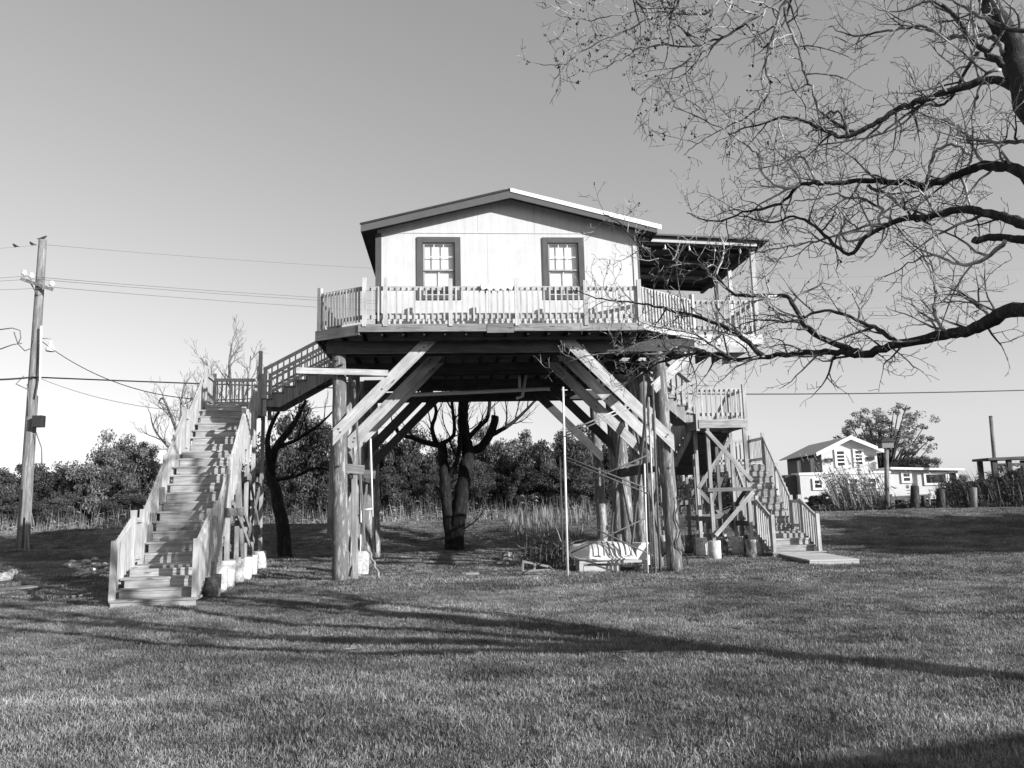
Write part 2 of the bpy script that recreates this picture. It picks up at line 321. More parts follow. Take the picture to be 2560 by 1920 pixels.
bx('corner_board', H, M['trim'], -3.09, -2.955, -0.025, -0.002, WB, SEAM-0.02); bx('corner_board', H, M['whitewood'], 2.955, 3.05, -0.025, -0.002, WB, SEAM-0.05); bx('corner_board', H, M['trim'], 3.052, 3.10, -0.025, 0.10, WB, SEAM-0.06)
bx('seam_batten', H, M['wall'], -2.95, 2.95, -0.014, -0.005, SEAM-0.012, SEAM+0.012)
# roof
RV0, RV1 = -0.36, HD+0.35
for s in (-1, 1):
    e = RIDGE_U + s*EU
    link('roof_slope', B().ext([(RIDGE_U, RV0, RIDGE_Z), (e, RV0, EAVE_Z), (e, RV0, EAVE_Z-0.045), (RIDGE_U, RV0, RIDGE_Z-0.045)][::s], (0, RV1-RV0, 0)), M['roof'], H)
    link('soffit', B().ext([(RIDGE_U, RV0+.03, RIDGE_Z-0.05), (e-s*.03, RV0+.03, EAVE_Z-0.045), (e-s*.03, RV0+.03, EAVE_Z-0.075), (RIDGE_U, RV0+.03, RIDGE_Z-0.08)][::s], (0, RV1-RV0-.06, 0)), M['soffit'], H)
    link('rake_board', B().ext([(RIDGE_U, RV0-.03, RIDGE_Z-0.03), (e, RV0-.03, EAVE_Z-0.03), (e, RV0-.03, EAVE_Z-0.18), (RIDGE_U, RV0-.03, RIDGE_Z-0.20)][::s], (0, 0.035, 0)), M['rake'], H)
    if s > 0: link('rake_flashing', B().ext([(RIDGE_U, RV0-.05, RIDGE_Z+0.03), (e+.10, RV0-.05, EAVE_Z+0.015), (e+.10, RV0-.05, EAVE_Z-0.10), (RIDGE_U, RV0-.05, RIDGE_Z-0.06)], (0, 0.018, 0)), M['white'], H)
    else: link('rake_flashing', B().ext([(RIDGE_U, RV0-.05, RIDGE_Z+0.03), (e-.02, RV0-.05, EAVE_Z+0.02), (e-.02, RV0-.05, EAVE_Z-0.02), (RIDGE_U, RV0-.05, RIDGE_Z-0.02)][::-1], (0, 0.018, 0)), M['black'], H)
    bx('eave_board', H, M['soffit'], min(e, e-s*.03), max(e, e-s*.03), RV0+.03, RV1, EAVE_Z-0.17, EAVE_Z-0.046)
    # metal roof ribs
    rb = B()
    for k in range(20):
        vv = RV0+.02+k*(RV1-RV0-.1)/19
        rb.beam((RIDGE_U+s*.1, vv, RIDGE_Z+.012-slope*.1), (e, vv, EAVE_Z+.012), 0.03, 0.022)
    link('roof_ribs', rb, M['roof'], H)
bx('ridge_cap', H, M['roof'], RIDGE_U-.12, RIDGE_U+.12, RV0-.02, RV1, RIDGE_Z-0.004, RIDGE_Z+.03)
# windows
def window(w):
    u0, u1, z0, z1 = w; t = TR
    fr = B(); fr.box(u0, u0+t, -.032, 0.0-.003, z0, z1); fr.box(u1-t, u1, -.032, -.003, z0, z1); fr.box(u0+t, u1-t, -.034, -.003, z1-t, z1); fr.box(u0+t, u1-t, -.034, -.003, z0, z0+t*.8)
    fr.box(u0+t-.002, u0+t+.014, -.003, .088, z0+t*.8, z1-t); fr.box(u1-t-.014, u1-t+.002, -.003, .088, z0+t*.8, z1-t)
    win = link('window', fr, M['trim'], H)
    a0, a1, b0, b1 = u0+t+.014, u1-t-.014, z0+t*.8, z1-t; mid = (b0+b1)/2-0.02; s = .035
    for lo, hi, vv in ((mid-.02, b1, .020), (b0, mid+.02, .052)):
        sh = B(); sh.box(a0, a0+s, vv, vv+.03, lo, hi); sh.box(a1-s, a1, vv, vv+.03, lo, hi); sh.box(a0+s, a1-s, vv, vv+.03, hi-s, hi); sh.box(a0+s, a1-s, vv, vv+.03, lo, lo+s); link('sash', sh, M['sash'], win)
        nx, nz = (3, 2) if lo > b0 else (2, 1)
        c0, c1, e0, e1 = a0+s, a1-s, lo+s, hi-s
        for i in range(1, nx): bx('muntin', win, M['white'], c0+(c1-c0)*i/nx-.008, c0+(c1-c0)*i/nx+.008, vv+.004, vv+.024, e0, e1)
        for j in range(1, nz): bx('muntin', win, M['white'], c0, c1, vv+.005, vv+.023, e0+(e1-e0)*j/nz-.008, e0+(e1-e0)*j/nz+.008)
        for i in range(nx):
            for j in range(nz):
                x0, x1 = c0+(c1-c0)*i/nx, c0+(c1-c0)*(i+1)/nx; y0, y1 = e0+(e1-e0)*j/nz, e0+(e1-e0)*(j+1)/nz
                bx('pane', win, M['glass'], x0+.009, x1-.009, vv+.012, vv+.016, y0+.009, y1-.009)
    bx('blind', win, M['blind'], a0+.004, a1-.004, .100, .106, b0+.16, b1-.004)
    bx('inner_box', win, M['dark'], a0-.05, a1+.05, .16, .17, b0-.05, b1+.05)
for w in wins: window(w)
# deck floor and framing
DF = -0.81
outline = [(-3.3, DF), (2.87, DF), (4.48, .43), (6.11, .43), (6.11, 3.15), (3.3, 3.15), (3.3, 8.5), (-3.3, 8.5), (-3.3, 4.6), (-4.36, 4.6), (-4.36, -.19)]
link('deck_floor', B().ext([(u, v, HZ-.035) for u, v in outline], (0, 0, .033)), M['deck'], H)
def clip_front(u):
    if u < -3.3: return DF + (-3.3-u)*(.71/1.06)
    if u > 4.48: return .43
    if u > 2.87: return DF + (u-2.87)*(1.33/1.61)
    return DF
for k in range(23):
    u = -4.25 + k*0.4572
    v0 = clip_front(u)+.04; v1 = 8.4 if abs(u) < 3.25 else (4.5 if u < 0 else 3.1)
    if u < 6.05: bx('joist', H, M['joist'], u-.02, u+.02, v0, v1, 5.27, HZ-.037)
def face(a, b, z0, z1, m='deck', t=.038, inset=0.0, zb=None):
    a = Vector((a[0], a[1], (z0+z1)/2)); b = Vector((b[0], b[1], (z0+z1)/2)); plank('fascia_board', H, M[m], a, b, t, z1-z0)
face((-3.38, DF-.02), (-.60, DF-.02), 5.334, HZ+.004); face((-.59, DF-.03), (.0, DF-.03), 5.295, HZ+.012, 'greywood'); face((.01, DF-.02), (2.90, DF-.02), 5.334, HZ+.004)
face((-4.38, -.195), (-3.36, -.82), 5.27, HZ-.002, 'greywood'); face((-4.38, -.20), (-4.38, 4.6), 5.27, HZ-.002, 'greywood')
face((2.90, DF-.01), (4.47, .40), 5.36, HZ+.003, 'whitewood'); face((3.9, .405), (6.15, .405), 5.25, HZ-.006, 'whitewood'); face((6.13, .43), (6.13, 3.17), 5.25, HZ-.006, 'whitewood')
bx('shadow_board', H, M['joist'], -3.2, 2.8, DF+.26, DF+.30, 5.21, 5.268)  # unseen board added to lower the deck's shadow edge on the braces
# girders on the pilings
ROWS = (0.0, 2.75, 5.45, 8.05)
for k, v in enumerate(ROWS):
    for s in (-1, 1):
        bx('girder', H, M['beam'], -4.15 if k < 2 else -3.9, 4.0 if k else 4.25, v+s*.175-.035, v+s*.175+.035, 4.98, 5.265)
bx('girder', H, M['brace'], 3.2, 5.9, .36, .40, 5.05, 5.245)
# pilings
def piling(u0, v0, u1, v1, top, r=0.165, base=-0.1):
    n = 14; pts = []; rr = []
    for k in range(n+1):
        t = k/n; pts.append((u0+(u1-u0)*t+random.uniform(-.01, .01), v0+(v1-v0)*t+random.uniform(-.01, .01), base+(top-base)*t)); rr.append(r*(1.08-.16*t)*random.uniform(.97, 1.03))
    link('piling', B().tube(pts, rr, 14), M['pile'], H)
for v, du in ((0, 0), (1.45, .06), (2.75, .02), (5.45, .02), (8.05, .05)):
    piling(-3.80-.02, v, -3.90, v, 5.25 if v != 1.45 else 4.6, .165 if v != 1.45 else .12)
for v, du in ((-.05, 0), (1.45, .03), (2.75, 0), (4.3, .02), (5.45, .0), (8.05, 0)):
    piling(3.55-du, v, 3.40-du, v, 5.25 if v in (-.05, 2.75, 5.45, 8.05) else 4.7)
# diagonal knee braces (planks)
BH = 0.26
def knee(s, v, zlow, ulow=3.98, reach=1.95, m='brace', top=5.15):
    hh = BH*1.414; zb = zlow-hh/2; zt_ = top+.1; k = .985
    pts = [(s*ulow, v-.0225, zb), (s*ulow, v-.0225, zb+hh), (s*(ulow-(zt_-zb-hh)*k), v-.0225, zt_), (s*(ulow-(zt_-zb)*k), v-.0225, zt_)]
    b = B(); i = 8*random.random(); P = [Vector(p) for p in pts]; ax_ = (P[2]-P[1]).normalized(); ay = Vector((0, 1, 0)).cross(ax_)
    b.v = P+[p+Vector((0, .045, 0)) for p in P]; uvp = [(i+p.dot(ax_), i+p.dot(ay)) for p in P]
    for f in ((0, 1, 2, 3), (7, 6, 5, 4), (0, 4, 5, 1), (1, 5, 6, 2), (2, 6, 7, 3), (3, 7, 4, 0)):
        if s > 0: f = f[::-1]
        b.quad(f, [uvp[q % 4] for q in f])
    kb = link('knee_brace', b, M[m], H)
    if m == 'brace':
        for f_ in (.06, .075, .5, .9, .93):
            c_ = P[0].lerp(P[3], f_).lerp(P[1].lerp(P[2], f_), random.uniform(.3, .7)); link('bolt', B().tube([c_+Vector((0, -.014, 0)), c_+Vector((0, .004, 0))], .02, 8), M['rust'], kb)
knee(-1, -.225, 3.12); knee(-1, 1.28, 3.05, 3.85); knee(-1, 2.52, 3.1, 3.85); knee(-1, 5.22, 3.1, 3.85, m='beam'); knee(-1, 7.82, 3.0, 3.85, m='beam')
knee(1, -.26, 2.85, 3.62); knee(1, 1.24, 2.95, 3.6); knee(1, 2.52, 2.85, 3.6); knee(1, 5.22, 3.0, 3.6, m='beam'); knee(1, 7.82, 3.0, 3.6, m='beam')
plank('knee_brace', H, M['brace'], (3.20, -.27, 4.10), (4.62, .38, 5.30), 0.045, .24)
plank('loose_plank', H, M['brace'], (-4.78, -.285, 4.60), (-2.78, -.285, 4.52), 0.04, .13)
for u, z in ((-3.86, 5.12), (-3.80, 4.75), (-3.92, 4.85), (3.44, 5.12), (3.42, 4.8), (3.5, 2.3), (-3.84, 2.5)):
    link('bolt', B().tube([(u, -.24, z), (u, -.15, z)], .028, 8), M['rust'], H)
# bracing between pilings along the rows
for s, u in ((-1, -3.62), (1, 3.28)):
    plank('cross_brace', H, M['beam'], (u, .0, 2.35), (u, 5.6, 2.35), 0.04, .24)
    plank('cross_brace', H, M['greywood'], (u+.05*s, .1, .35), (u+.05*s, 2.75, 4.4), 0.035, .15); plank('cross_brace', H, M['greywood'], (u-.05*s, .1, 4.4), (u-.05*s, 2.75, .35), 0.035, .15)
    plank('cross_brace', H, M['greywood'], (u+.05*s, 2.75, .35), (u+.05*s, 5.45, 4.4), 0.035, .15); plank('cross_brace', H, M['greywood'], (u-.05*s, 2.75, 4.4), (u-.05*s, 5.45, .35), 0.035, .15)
    for v in (-.05, 2.6): plank('cleat', H, M['greywood'], (u-.12, v+.02, 2.45), (u+.30, v+.02, 2.40), 0.05, .2)
plank('cross_brace', H, M['greywood'], (3.76, -.02, .4), (3.70, 2.7, 3.6), .035, .15); plank('cross_brace', H, M['greywood'], (-4.0, .05, 3.3), (-4.06, .05, 1.0), .05, .14)
plank('cross_brace', H, M['greywood'], (-3.52, .1, .05), (-3.58, .35, 2.3), .13, .04)
# under-floor pipes
pp = B(); pp.tube([(-2.9, 4.0, 4.62), (-1.0, 4.0, 4.68), (1.4, 4.0, 4.76)], .055, 8); link('drain_pipe', pp, M['pvc'], H)
pp = B(); pp.tube([(.55, 4.0, 5.2), (.55, 4.0, 4.8)], .04, 8); pp.tube([(.75, 4.0, 5.25), (.62, 4.0, 4.55), (.45, 4.0, 4.5)], .045, 8); link('drain_pipe', pp, M['pvc'], H)
plank('pipe_strut', H, M['beam'], (-.5, 3.9, 4.75), (-.1, 3.9, 5.1), .04, .05)
pp = B(); pp.tube([(-3.42, 2.35, 3.3), (-3.36, 2.35, 1.35)], .025, 8); pp.tube([(-3.38, 2.33, 1.55), (-3.62, 2.33, 1.52)], .022, 8); pp.tube([(-3.64, 2.33, 1.52), (-3.66, 2.33, .25)], .02, 8); link('water_pipe', pp, M['pvc'], H)
bx('footing_block', H, M['concrete'], -3.74, -3.46, 2.2, 2.45, -.05, .52); bx('footing_block', H, M['concrete'], -3.78, -3.6, 1.9, 2.12, -.05, .3)
# deck railings
fr = -.77
railing(H, (-3.27, fr, HZ), (2.84, fr, HZ), (0, -1), posts=[(-3.25, fr-.06, HZ, 1.04), (-2.80, fr-.06, HZ, 1.04), (-1.38, fr-.06, HZ, 1.02), (.08, fr-.06, HZ, 1.02), (1.62, fr-.06, HZ, .98), (2.84, fr-.06, HZ, 1.0)])
railing(H, (-4.30, -.16, HZ), (-3.30, fr, HZ), (-.57, -.82), posts=[(-4.31, -.15, HZ, 1.0)], spacing=.085)
railing(H, (-4.31, -.10, HZ), (-4.31, 3.1, HZ), (-1, 0), posts=[(-4.31, 3.1, HZ, 1.0)])
railing(H, (2.86, fr, HZ), (4.48, .47, HZ), (.63, -.77), posts=[(4.46, .44, HZ, 1.0)], spacing=.115)
railing(H, (4.52, .47, HZ), (5.98, .47, HZ), (0, -1))
railing(H, (6.07, .55, HZ), (6.07, 3.1, HZ), (1, 0), posts=[(6.07, 3.1, HZ, 1.0)])
# porch roof on the right
link('porch_roof', B().ext([(3.12, .15, 7.965), (6.40, .15, 7.815), (6.40, .15, 7.775), (3.12, .15, 7.925)], (0, 4.2, 0)), M['rake'], H)
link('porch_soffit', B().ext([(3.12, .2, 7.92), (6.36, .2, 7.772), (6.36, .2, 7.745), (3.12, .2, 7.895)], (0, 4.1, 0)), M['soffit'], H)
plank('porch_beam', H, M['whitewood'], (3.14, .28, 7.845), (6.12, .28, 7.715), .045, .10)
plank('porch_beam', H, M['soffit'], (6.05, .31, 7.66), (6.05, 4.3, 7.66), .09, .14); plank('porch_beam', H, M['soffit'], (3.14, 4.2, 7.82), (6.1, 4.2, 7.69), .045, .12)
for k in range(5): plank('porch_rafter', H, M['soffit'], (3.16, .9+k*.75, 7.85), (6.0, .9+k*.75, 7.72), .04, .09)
plank('porch_tie', H, M['beam'], (3.2, 1.7, 7.35), (5.2, 1.7, 7.28), .05, .1)
bx('porch_post', H, M['whitewood'], 5.99, 6.09, .37, .47, HZ-.02, 7.66); bx('porch_post', H, M['whitewood'], 6.0, 6.09, 1.95, 2.04, HZ, 7.6); bx('porch_post', H, M['soffit'], 6.0, 6.09, 3.02, 3.1, HZ, 7.6)
bx('side_door', H, M['dark'], 3.053, 3.07, 1.2, 2.1, HZ+.02, 7.5)
# lights strung under the porch beam
sl = thing('string_lights', 'string of small bulbs hung beneath the porch roof beam', 'string lights', h2w(3.2, .24, 7.8), YAW)
cb = B(); xs = np.linspace(0, 2.7, 28); cb.tube([(x, 0, -.05-.045*x-.05*abs(sin(x*4.9))) for x in xs], .006, 4); link('light_cord', cb, M['cable'], sl)
for x in (.06, .62, 1.22, 1.85, 2.48): link('bulb', B().lathe([(.008, -.20), (.022, -.18), (.024, -.15), (.012, -.12), (.012, -.08)], (x, 0, -.05*x), 8), M['white'], sl)
# white cloth on the rail
def cloth():
    b = B(); n = 26; x0, x1 = -.72, .0; t = fr-.025; rows = []
    for k in range(n+1):
        x = x0+(x1-x0)*k/n; e = .5+.5*max(0, sin(pi*k/n))**.3; w = .03*sin(k*1.1)+.02*sin(k*2.3)
        rows.append([(x, t+.06, RTOP-.05*e), (x, t+.03, RTOP+.012), (x, t-.035, RTOP+.02+w*.5), (x, t-.092, RTOP-.02), (x, t-.10, RTOP-.13*e-w)])
    for r in rows: b.v += [Vector(p) for p in r]
    for k in range(n):
        for j in range(4): b.quad((k*5+j, k*5+j+1, k*5+j+6, k*5+j+5), [(0, 0)]*4, True)
    me = b.mesh('cloth'); me.materials.append(M['cloth']); o = link('cloth', me, None, None, O); o.rotation_euler = (0, 0, YAW)
    sm = o.modifiers.new('thick', 'SOLIDIFY'); sm.thickness = .012
    tag(o, 'crumpled white cloth draped over the middle of the front deck rail', 'cloth')
cloth()

# ------------------------------------------------------------------ left staircase (house-aligned local frame)
def footing(th, u, v, h, r=.17, m='concrete'):
    z0 = -.05; link('footing', B().lathe([(r*.97, z0), (r*1.02, h*.3), (r, h*.7), (r*1.03, h-.015), (r*.95, h)], (u, v, 0), 18), M[m], th)
LYAW = radians(5.2)
LS = thing('wooden_staircase', 'long weathered wooden staircase climbing in flights to the left side of the deck', 'staircase', h2w(-6.47, -3.55), YAW+LYAW)
w2 = 0.60
# local: x = u+6.62, y = v+3.55
bx('tread', LS, M['stair'], -.68, .72, -.02, .42, .10, .138); bx('riser', LS, M['stair'], -.66, .70, .0, .022, -.06, .098)
p = flight(LS, (0, .25, .12), (0, 1), 1.2, 3, .17, .27)
zl = p.z
def landing(th, x0, x1, y0, y1, z, nb, m='stair', along='x', fas=.19):
    for k in range(nb):
        if along == 'x': a = y0+(y1-y0)*k/nb; bx('landing_board', th, M[m], x0, x1, a+.004, a+(y1-y0)/nb-.004, z-.038, z)
        else: a = x0+(x1-x0)*k/nb; bx('landing_board', th, M[m], a+.004, a+(x1-x0)/nb-.004, y0, y1, z-.038, z)
    f = z-.041
    bx('landing_frame', th, M[m], x0, x1, y0+.002, y0+.04, f-fas, f); bx('landing_frame', th, M[m], x0, x1, y1-.04, y1-.002, f-fas, f)
    bx('landing_frame', th, M[m], x0+.002, x0+.04, y0+.042, y1-.042, f-fas, f); bx('landing_frame', th, M[m], x1-.04, x1-.002, y0+.042, y1-.042, f-fas, f)
y1 = p.y; landing(LS, -.68, .68, y1-.03, y1+.62, zl, 5)
yA = y1+.62; r1 = .194; run1 = .238
pm = flight(LS, (0, yA, zl), (0, 1), 1.2, 12, r1, run1)
landing(LS, -.68, .68, pm.y-.03, pm.y+.5, pm.z, 4)
pt = flight(LS, (0, pm.y+.5, pm.z), (0, 1), 1.2, 7, r1, run1)
TY0, TY1 = pt.y, pt.y+1.15; ZT = pt.z
landing(LS, -.68, .68, TY0-.03, TY1, ZT, 8)
# newels and rails on both sides
for s in (-1, 1):
    x = s*.66
    def np_(y, z, h=1.0, dn=.3): return (x, y, z, h, dn)
    railing(LS, (x, .10, .20), (x, y1, zl+.04), (s, 0), posts=[np_(.08, .14, .98, .02), np_(y1+.02, zl, 1.0, .25)], spacing=.15, skip_bottom=True, drop=-.08)
    railing(LS, (x, y1+.05, zl), (x, yA-.06, zl), (s, 0), posts=[np_(yA-.03, zl, 1.02, .3)], spacing=.115, base=.1)
    ym = yA+run1*6; zm = zl+r1*6
    railing(LS, (x, yA, zl+.08), (x, pm.y, pm.z+.02), (s, 0), posts=[np_(ym, zm, .98, .25), np_(pm.y+.03, pm.z, 1.02, .3)], spacing=.15, skip_bottom=True, drop=-.16)
    railing(LS, (x, pm.y+.06, pm.z), (x, pm.y+.44, pm.z), (s, 0), posts=[np_(pm.y+.47, pm.z, 1.02, .3)], spacing=.115, base=.1)
    railing(LS, (x, pm.y+.5, pm.z+.08), (x, pt.y, pt.z+.02), (s, 0), posts=[np_(pt.y+.03, pt.z, 1.02, .3)], spacing=.15, skip_bottom=True, drop=-.16)
railing(LS, (-.66, TY0+.08, ZT), (-.66, TY1-.06, ZT), (-1, 0), posts=[(-.66, TY1-.04, ZT, 1.0, .3)], spacing=.11)
railing(LS, (-.64, TY1-.05, ZT), (.62, TY1-.05, ZT), (0, 1), posts=[(.64, TY1-.05, ZT, 1.0, .3), (.70, TY0+.0, ZT, 1.42, .3)], spacing=.115)
# last flight up to the deck (towards +u)
nf = 7; rf = (HZ-ZT)/nf; FE = .70+2.02; runf = (FE-.70)/nf
flight(LS, (.70, (TY0+TY1)/2, ZT), (1, 0), 1.0, nf, rf, runf, 'deck')
for yy, o in ((TY0+.08, -1), (TY1-.08, 1)):
    railing(LS, (.78, yy, ZT+.12), (FE-.02, yy, HZ+.02), (0, o), posts=[(.82, yy, ZT, 1.0, .3)], spacing=.15, base=.08)
    mid = B(); mid.beam((.78, yy, ZT+.57), (FE-.02, yy, HZ+.47), .035, .06); link('middle_rail', mid, M['rail'], LS)
# posts and footings beneath the right edge and the left edge
def stair_post(x, y, z0, z1, lean=0, m='stair', w=.09): plank('support_post', LS, M[m], (x+lean, y, z0), (x, y, z1), w, w, (0, 1, 0))
for (x, y, h, top, r, m) in ((.66, 1.42, .40, .5, .18, 'dirty'), (.66, 2.15, .50, 1.35, .165, 'concrete'), (.66, 2.95, .56, 2.1, .175, 'concrete'), (.66, 4.1, .52, 2.85, .18, 'concrete'), (.68, 5.1, .50, 3.3, .17, 'concrete'), (.70, 5.95, .50, 4.1, .17, 'concrete')):
    footing(LS, x, y, h, r, m); footing(LS, -x, y, h, r, m)
    if top > h+.05:
        stair_post(x, y, h, top); stair_post(-x, y, h, top)
footing(LS, .66, TY1-.1, .5); footing(LS, -.66, TY1-.1, .5); stair_post(.66, TY1-.1, .5, ZT-.2); stair_post(-.66, TY1-.1, .5, ZT-.2)
stair_post(.62, 4.25, .52, 2.7, .16, 'greywood', .075)
plank('cross_brace', LS, M['greywood'], (.74, 2.2, 1.55), (.74, 4.4, 1.55), .035, .17); plank('cross_brace', LS, M['stair'], (.74, 3.0, 1.75), (.74, 5.9, .55), .035, .12); plank('cross_brace', LS, M['greywood'], (.74, 4.3, 1.6), (.74, 6.1, .8), .035, .12)
plank('cross_brace', LS, M['greywood'], (.75, 4.8, 2.35), (.75, 6.9, 2.35), .035, .13); plank('cross_brace', LS, M['greywood'], (.76, 5.0, 2.4), (.76, 6.9, 1.0), .035, .13); plank('cross_brace', LS, M['greywood'], (.78, 5.0, 1.0), (.78, 6.9, 2.4), .035, .13)
plank('cross_brace', LS, M['greywood'], (-.7, 2.2, 1.5), (-.7, 5.9, 1.5), .035, .16); plank('cross_brace', LS, M['stair'], (-.6, 4.15, 1.6), (.62, 4.15, .7), .035, .12); plank('cross_brace', LS, M['stair'], (-.6, 5.95, .9), (.62, 5.95, 2.6), .035, .12)

# ------------------------------------------------------------------ right staircase
RS = thing('wooden_staircase', 'doubled-back wooden staircase with a high landing at the right side of the deck', 'staircase', h2w(0, 0), YAW)
# local frame is the house frame
bu = 7.72; bv = 2.80                                    # centre of the bottom riser
bx('tread', RS, M['stair'], bu-.72, bu+.74, bv-.03, bv+.36, .12, .158); bx('riser', RS, M['stair'], bu-.70, bu+.72, bv, bv+.022, -.06, .118)
q = flight(RS, (bu, bv+.27, .14), (0, 1), 1.12, 3, .17, .27)
landing(RS, bu-.62, bu+.62, q.y-.03, q.y+.6, q.z, 5)
q2 = flight(RS, (bu, q.y+.6, q.z), (.10, 1), 1.12, 10, .200, .215); bu2 = q2.x
MZ = q2.z; MV0, MV1 = q2.y, q2.y+1.15; LU0, LU1 = 5.38, 6.76
landing(RS, 5.10, bu2+.66, MV0-.03, MV1, MZ, 8)
UZ = 3.74; UV0, UV1 = 3.25, 4.45
landing(RS, LU0, LU1, UV0, UV1, UZ, 8)
nq = 6; flight(RS, ((LU0+LU1)/2, MV0, MZ), (0, -1), 1.1, nq, (UZ-MZ)/nq, (MV0-UV1)/nq)
link('stair_lining', B().ext([((LU0+.14), MV0, MZ-.30), ((LU1-.14), MV0, MZ-.30), (LU1-.14, UV1, UZ-.30), (LU0+.14, UV1, UZ-.30)], (0, 0, .02)), M['beam'], RS)
ne = 8; flight(RS, (LU0, (UV0+UV1)/2, UZ), (-1, 0), 1.0, ne, (HZ-UZ)/ne, (LU0-3.32)/ne)
for s in (-1, 1):
    x = bu+s*.62
    def pq(y, z, h=1.0, dn=.3): return (x, y, z, h, dn)
    railing(RS, (x, bv+.12, .22), (x, q.y, q.z+.04), (s, 0), posts=[pq(bv+.10, .158, .98, .02), pq(q.y+.02, q.z, 1.0, .25)], spacing=.15, skip_bottom=True, drop=-.08)
    railing(RS, (x, q.y+.05, q.z), (x, q.y+.54, q.z), (s, 0), posts=[pq(q.y+.57, q.z, 1.0, .3)], spacing=.09, base=.1)
    ym = q.y+.6+.215*5; zm = q.z+1.0
    x2 = bu2+s*.62
    railing(RS, (x, q.y+.6, q.z+.08), (x2, q2.y, q2.z+.02), (s, 0), posts=[((x+x2)/2, ym, zm, .98, .25), (x2, q2.y+.03, q2.z, 1.0, .3)], spacing=.15, skip_bottom=True, drop=-.16)
railing(RS, (bu2+.62, MV0+.06, MZ), (bu2+.62, MV1-.06, MZ), (1, 0), posts=[(bu2+.62, MV1-.05, MZ, 1.0, .3)], spacing=.11)
railing(RS, (5.14, MV1-.05, MZ), (bu2+.6, MV1-.05, MZ), (0, 1), posts=[(5.14, MV1-.05, MZ, 1.0, .3), (6.6, MV1-.05, MZ, 1.0, .3)], spacing=.13)
railing(RS, (5.14, MV0+.02, MZ), (5.14, MV1-.1, MZ), (-1, 0), posts=[(5.14, MV0, MZ, 1.0, .3)], spacing=.1)
railing(RS, (LU1-.04, UV0+.05, UZ), (LU1-.04, UV1-.02, UZ), (1, 0), posts=[(LU1-.04, UV0+.05, UZ, .98, .3), (LU1-.04, UV1-.02, UZ, .98, .3)], spacing=.12)
railing(RS, (LU0+.06, UV0+.05, UZ), (LU1-.1, UV0+.05, UZ), (0, -1), spacing=.13, base=.10)
for s, yy in ((-1, UV0+.07), (1, UV1-.07)):
    railing(RS, (LU0-.04, yy, UZ+.1), (3.4, yy, HZ+.02), (0, s), posts=[(LU0-.02, yy, UZ, 1.0, .3)], spacing=.15, base=.08)
for s in (-1, 1):
    xx = (LU0+LU1)/2+s*.6
    railing(RS, (xx, MV0-.04, MZ+.1), (xx, UV1+.03, UZ+.02), (s, 0), spacing=.12, skip_bottom=True, drop=-.14)
def rpost(x, y, z0, z1, m='stair', lx=0): plank('support_post', RS, M[m], (x+lx, y, z0), (x, y, z1), .09, .09, (0, 1, 0))
for x, y, top, m in ((LU0+.24, UV0+.06, UZ-.2, 'concrete'), (LU1-.10, UV0+.06, UZ-.2, 'dirty'), (LU0+.24, UV1-.06, UZ-.2, 'concrete'), (LU1-.10, UV1-.06, UZ-.2, 'concrete'),
                  (5.2, MV0+.1, MZ-.2, 'concrete'), (5.2, MV1-.1, MZ-.2, 'concrete'), (6.6, MV0+.1, MZ-.2, 'dirty'), (6.6, MV1-.1, MZ-.2, 'concrete'), (bu+.6, MV0+.1, MZ-.2, 'concrete'), (bu+.6, MV1-.1, MZ-.2, 'concrete'), (bu-.6, q.y+.2, .45, 'concrete'), (bu-.6, q.y+1.3, 1.2, 'dirty')):
    footing(RS, x, y, .48 if y < 4 else .52, .165, m)
    if top > .55: rpost(x, y, .47, top)
a, b_ = LU0+.24, LU1-.10; vv = UV0+.0
plank('cross_brace', RS, M['stair'], (a-.05, vv-.01, UZ-.3), (b_+.1, vv-.01, 2.05), .035, .11); plank('cross_brace', RS, M['stair'], (a+.02, vv-.045, .62), (b_+.1, vv-.045, 1.75), .035, .11)
plank('cross_brace', RS, M['greywood'], (a-.12, vv-.03, 1.83), (b_+.08, vv-.03, 1.83), .035, .10); plank('cross_brace', RS, M['stair'], (a, UV1-.1, 1.9), (b_, UV1-.1, 3.3), .035, .11)
plank('cross_brace', RS, M['greywood'], (a-.02, vv+.06, 1.05), (a-.02, UV1+1.2, 1.05), .035, .13); plank('cross_brace', RS, M['greywood'], (5.2, MV0+.04, .7), (6.6, MV0+.04, 2.3), .035, .11)
plank('cross_brace', RS, M['greywood'], (a, UV1-.02, 1.1), (b_, UV1-.02, 1.1), .035, .13); plank('cross_brace', RS, M['greywood'], (a, UV1+.02, 1.9), (b_, UV1+.02, .7), .035, .11)
for x, y, z1 in ((5.75, 5.0, 2.9), (6.4, 4.9, 3.1), (5.3, 5.6, 2.5), (7.0, MV0+.05, MZ-.2), (6.0, MV0+.05, MZ-.2)):
    rpost(x, y, .45, z1, 'greywood'); footing(RS, x, y, .5, .16, 'dirty')
plank('cross_brace', RS, M['greywood'], (5.7, 4.95, .6), (6.5, 4.88, 2.2), .035, .12); plank('cross_brace', RS, M['greywood'], (6.6, MV0, .7), (7.4, MV0, 2.2), .035, .12); plank('cross_brace', RS, M['greywood'], (5.2, MV0-.06, 1.5), (8.2, MV0-.06, 1.5), .035, .14); plank('cross_brace', RS, M['beam'], (b_, UV0+.1, .9), (b_, UV1+1.4, .9), .035, .14); plank('cross_brace', RS, M['beam'], (b_+.02, UV0+.1, 1.9), (b_+.02, UV1+1.4, .7), .035, .12)
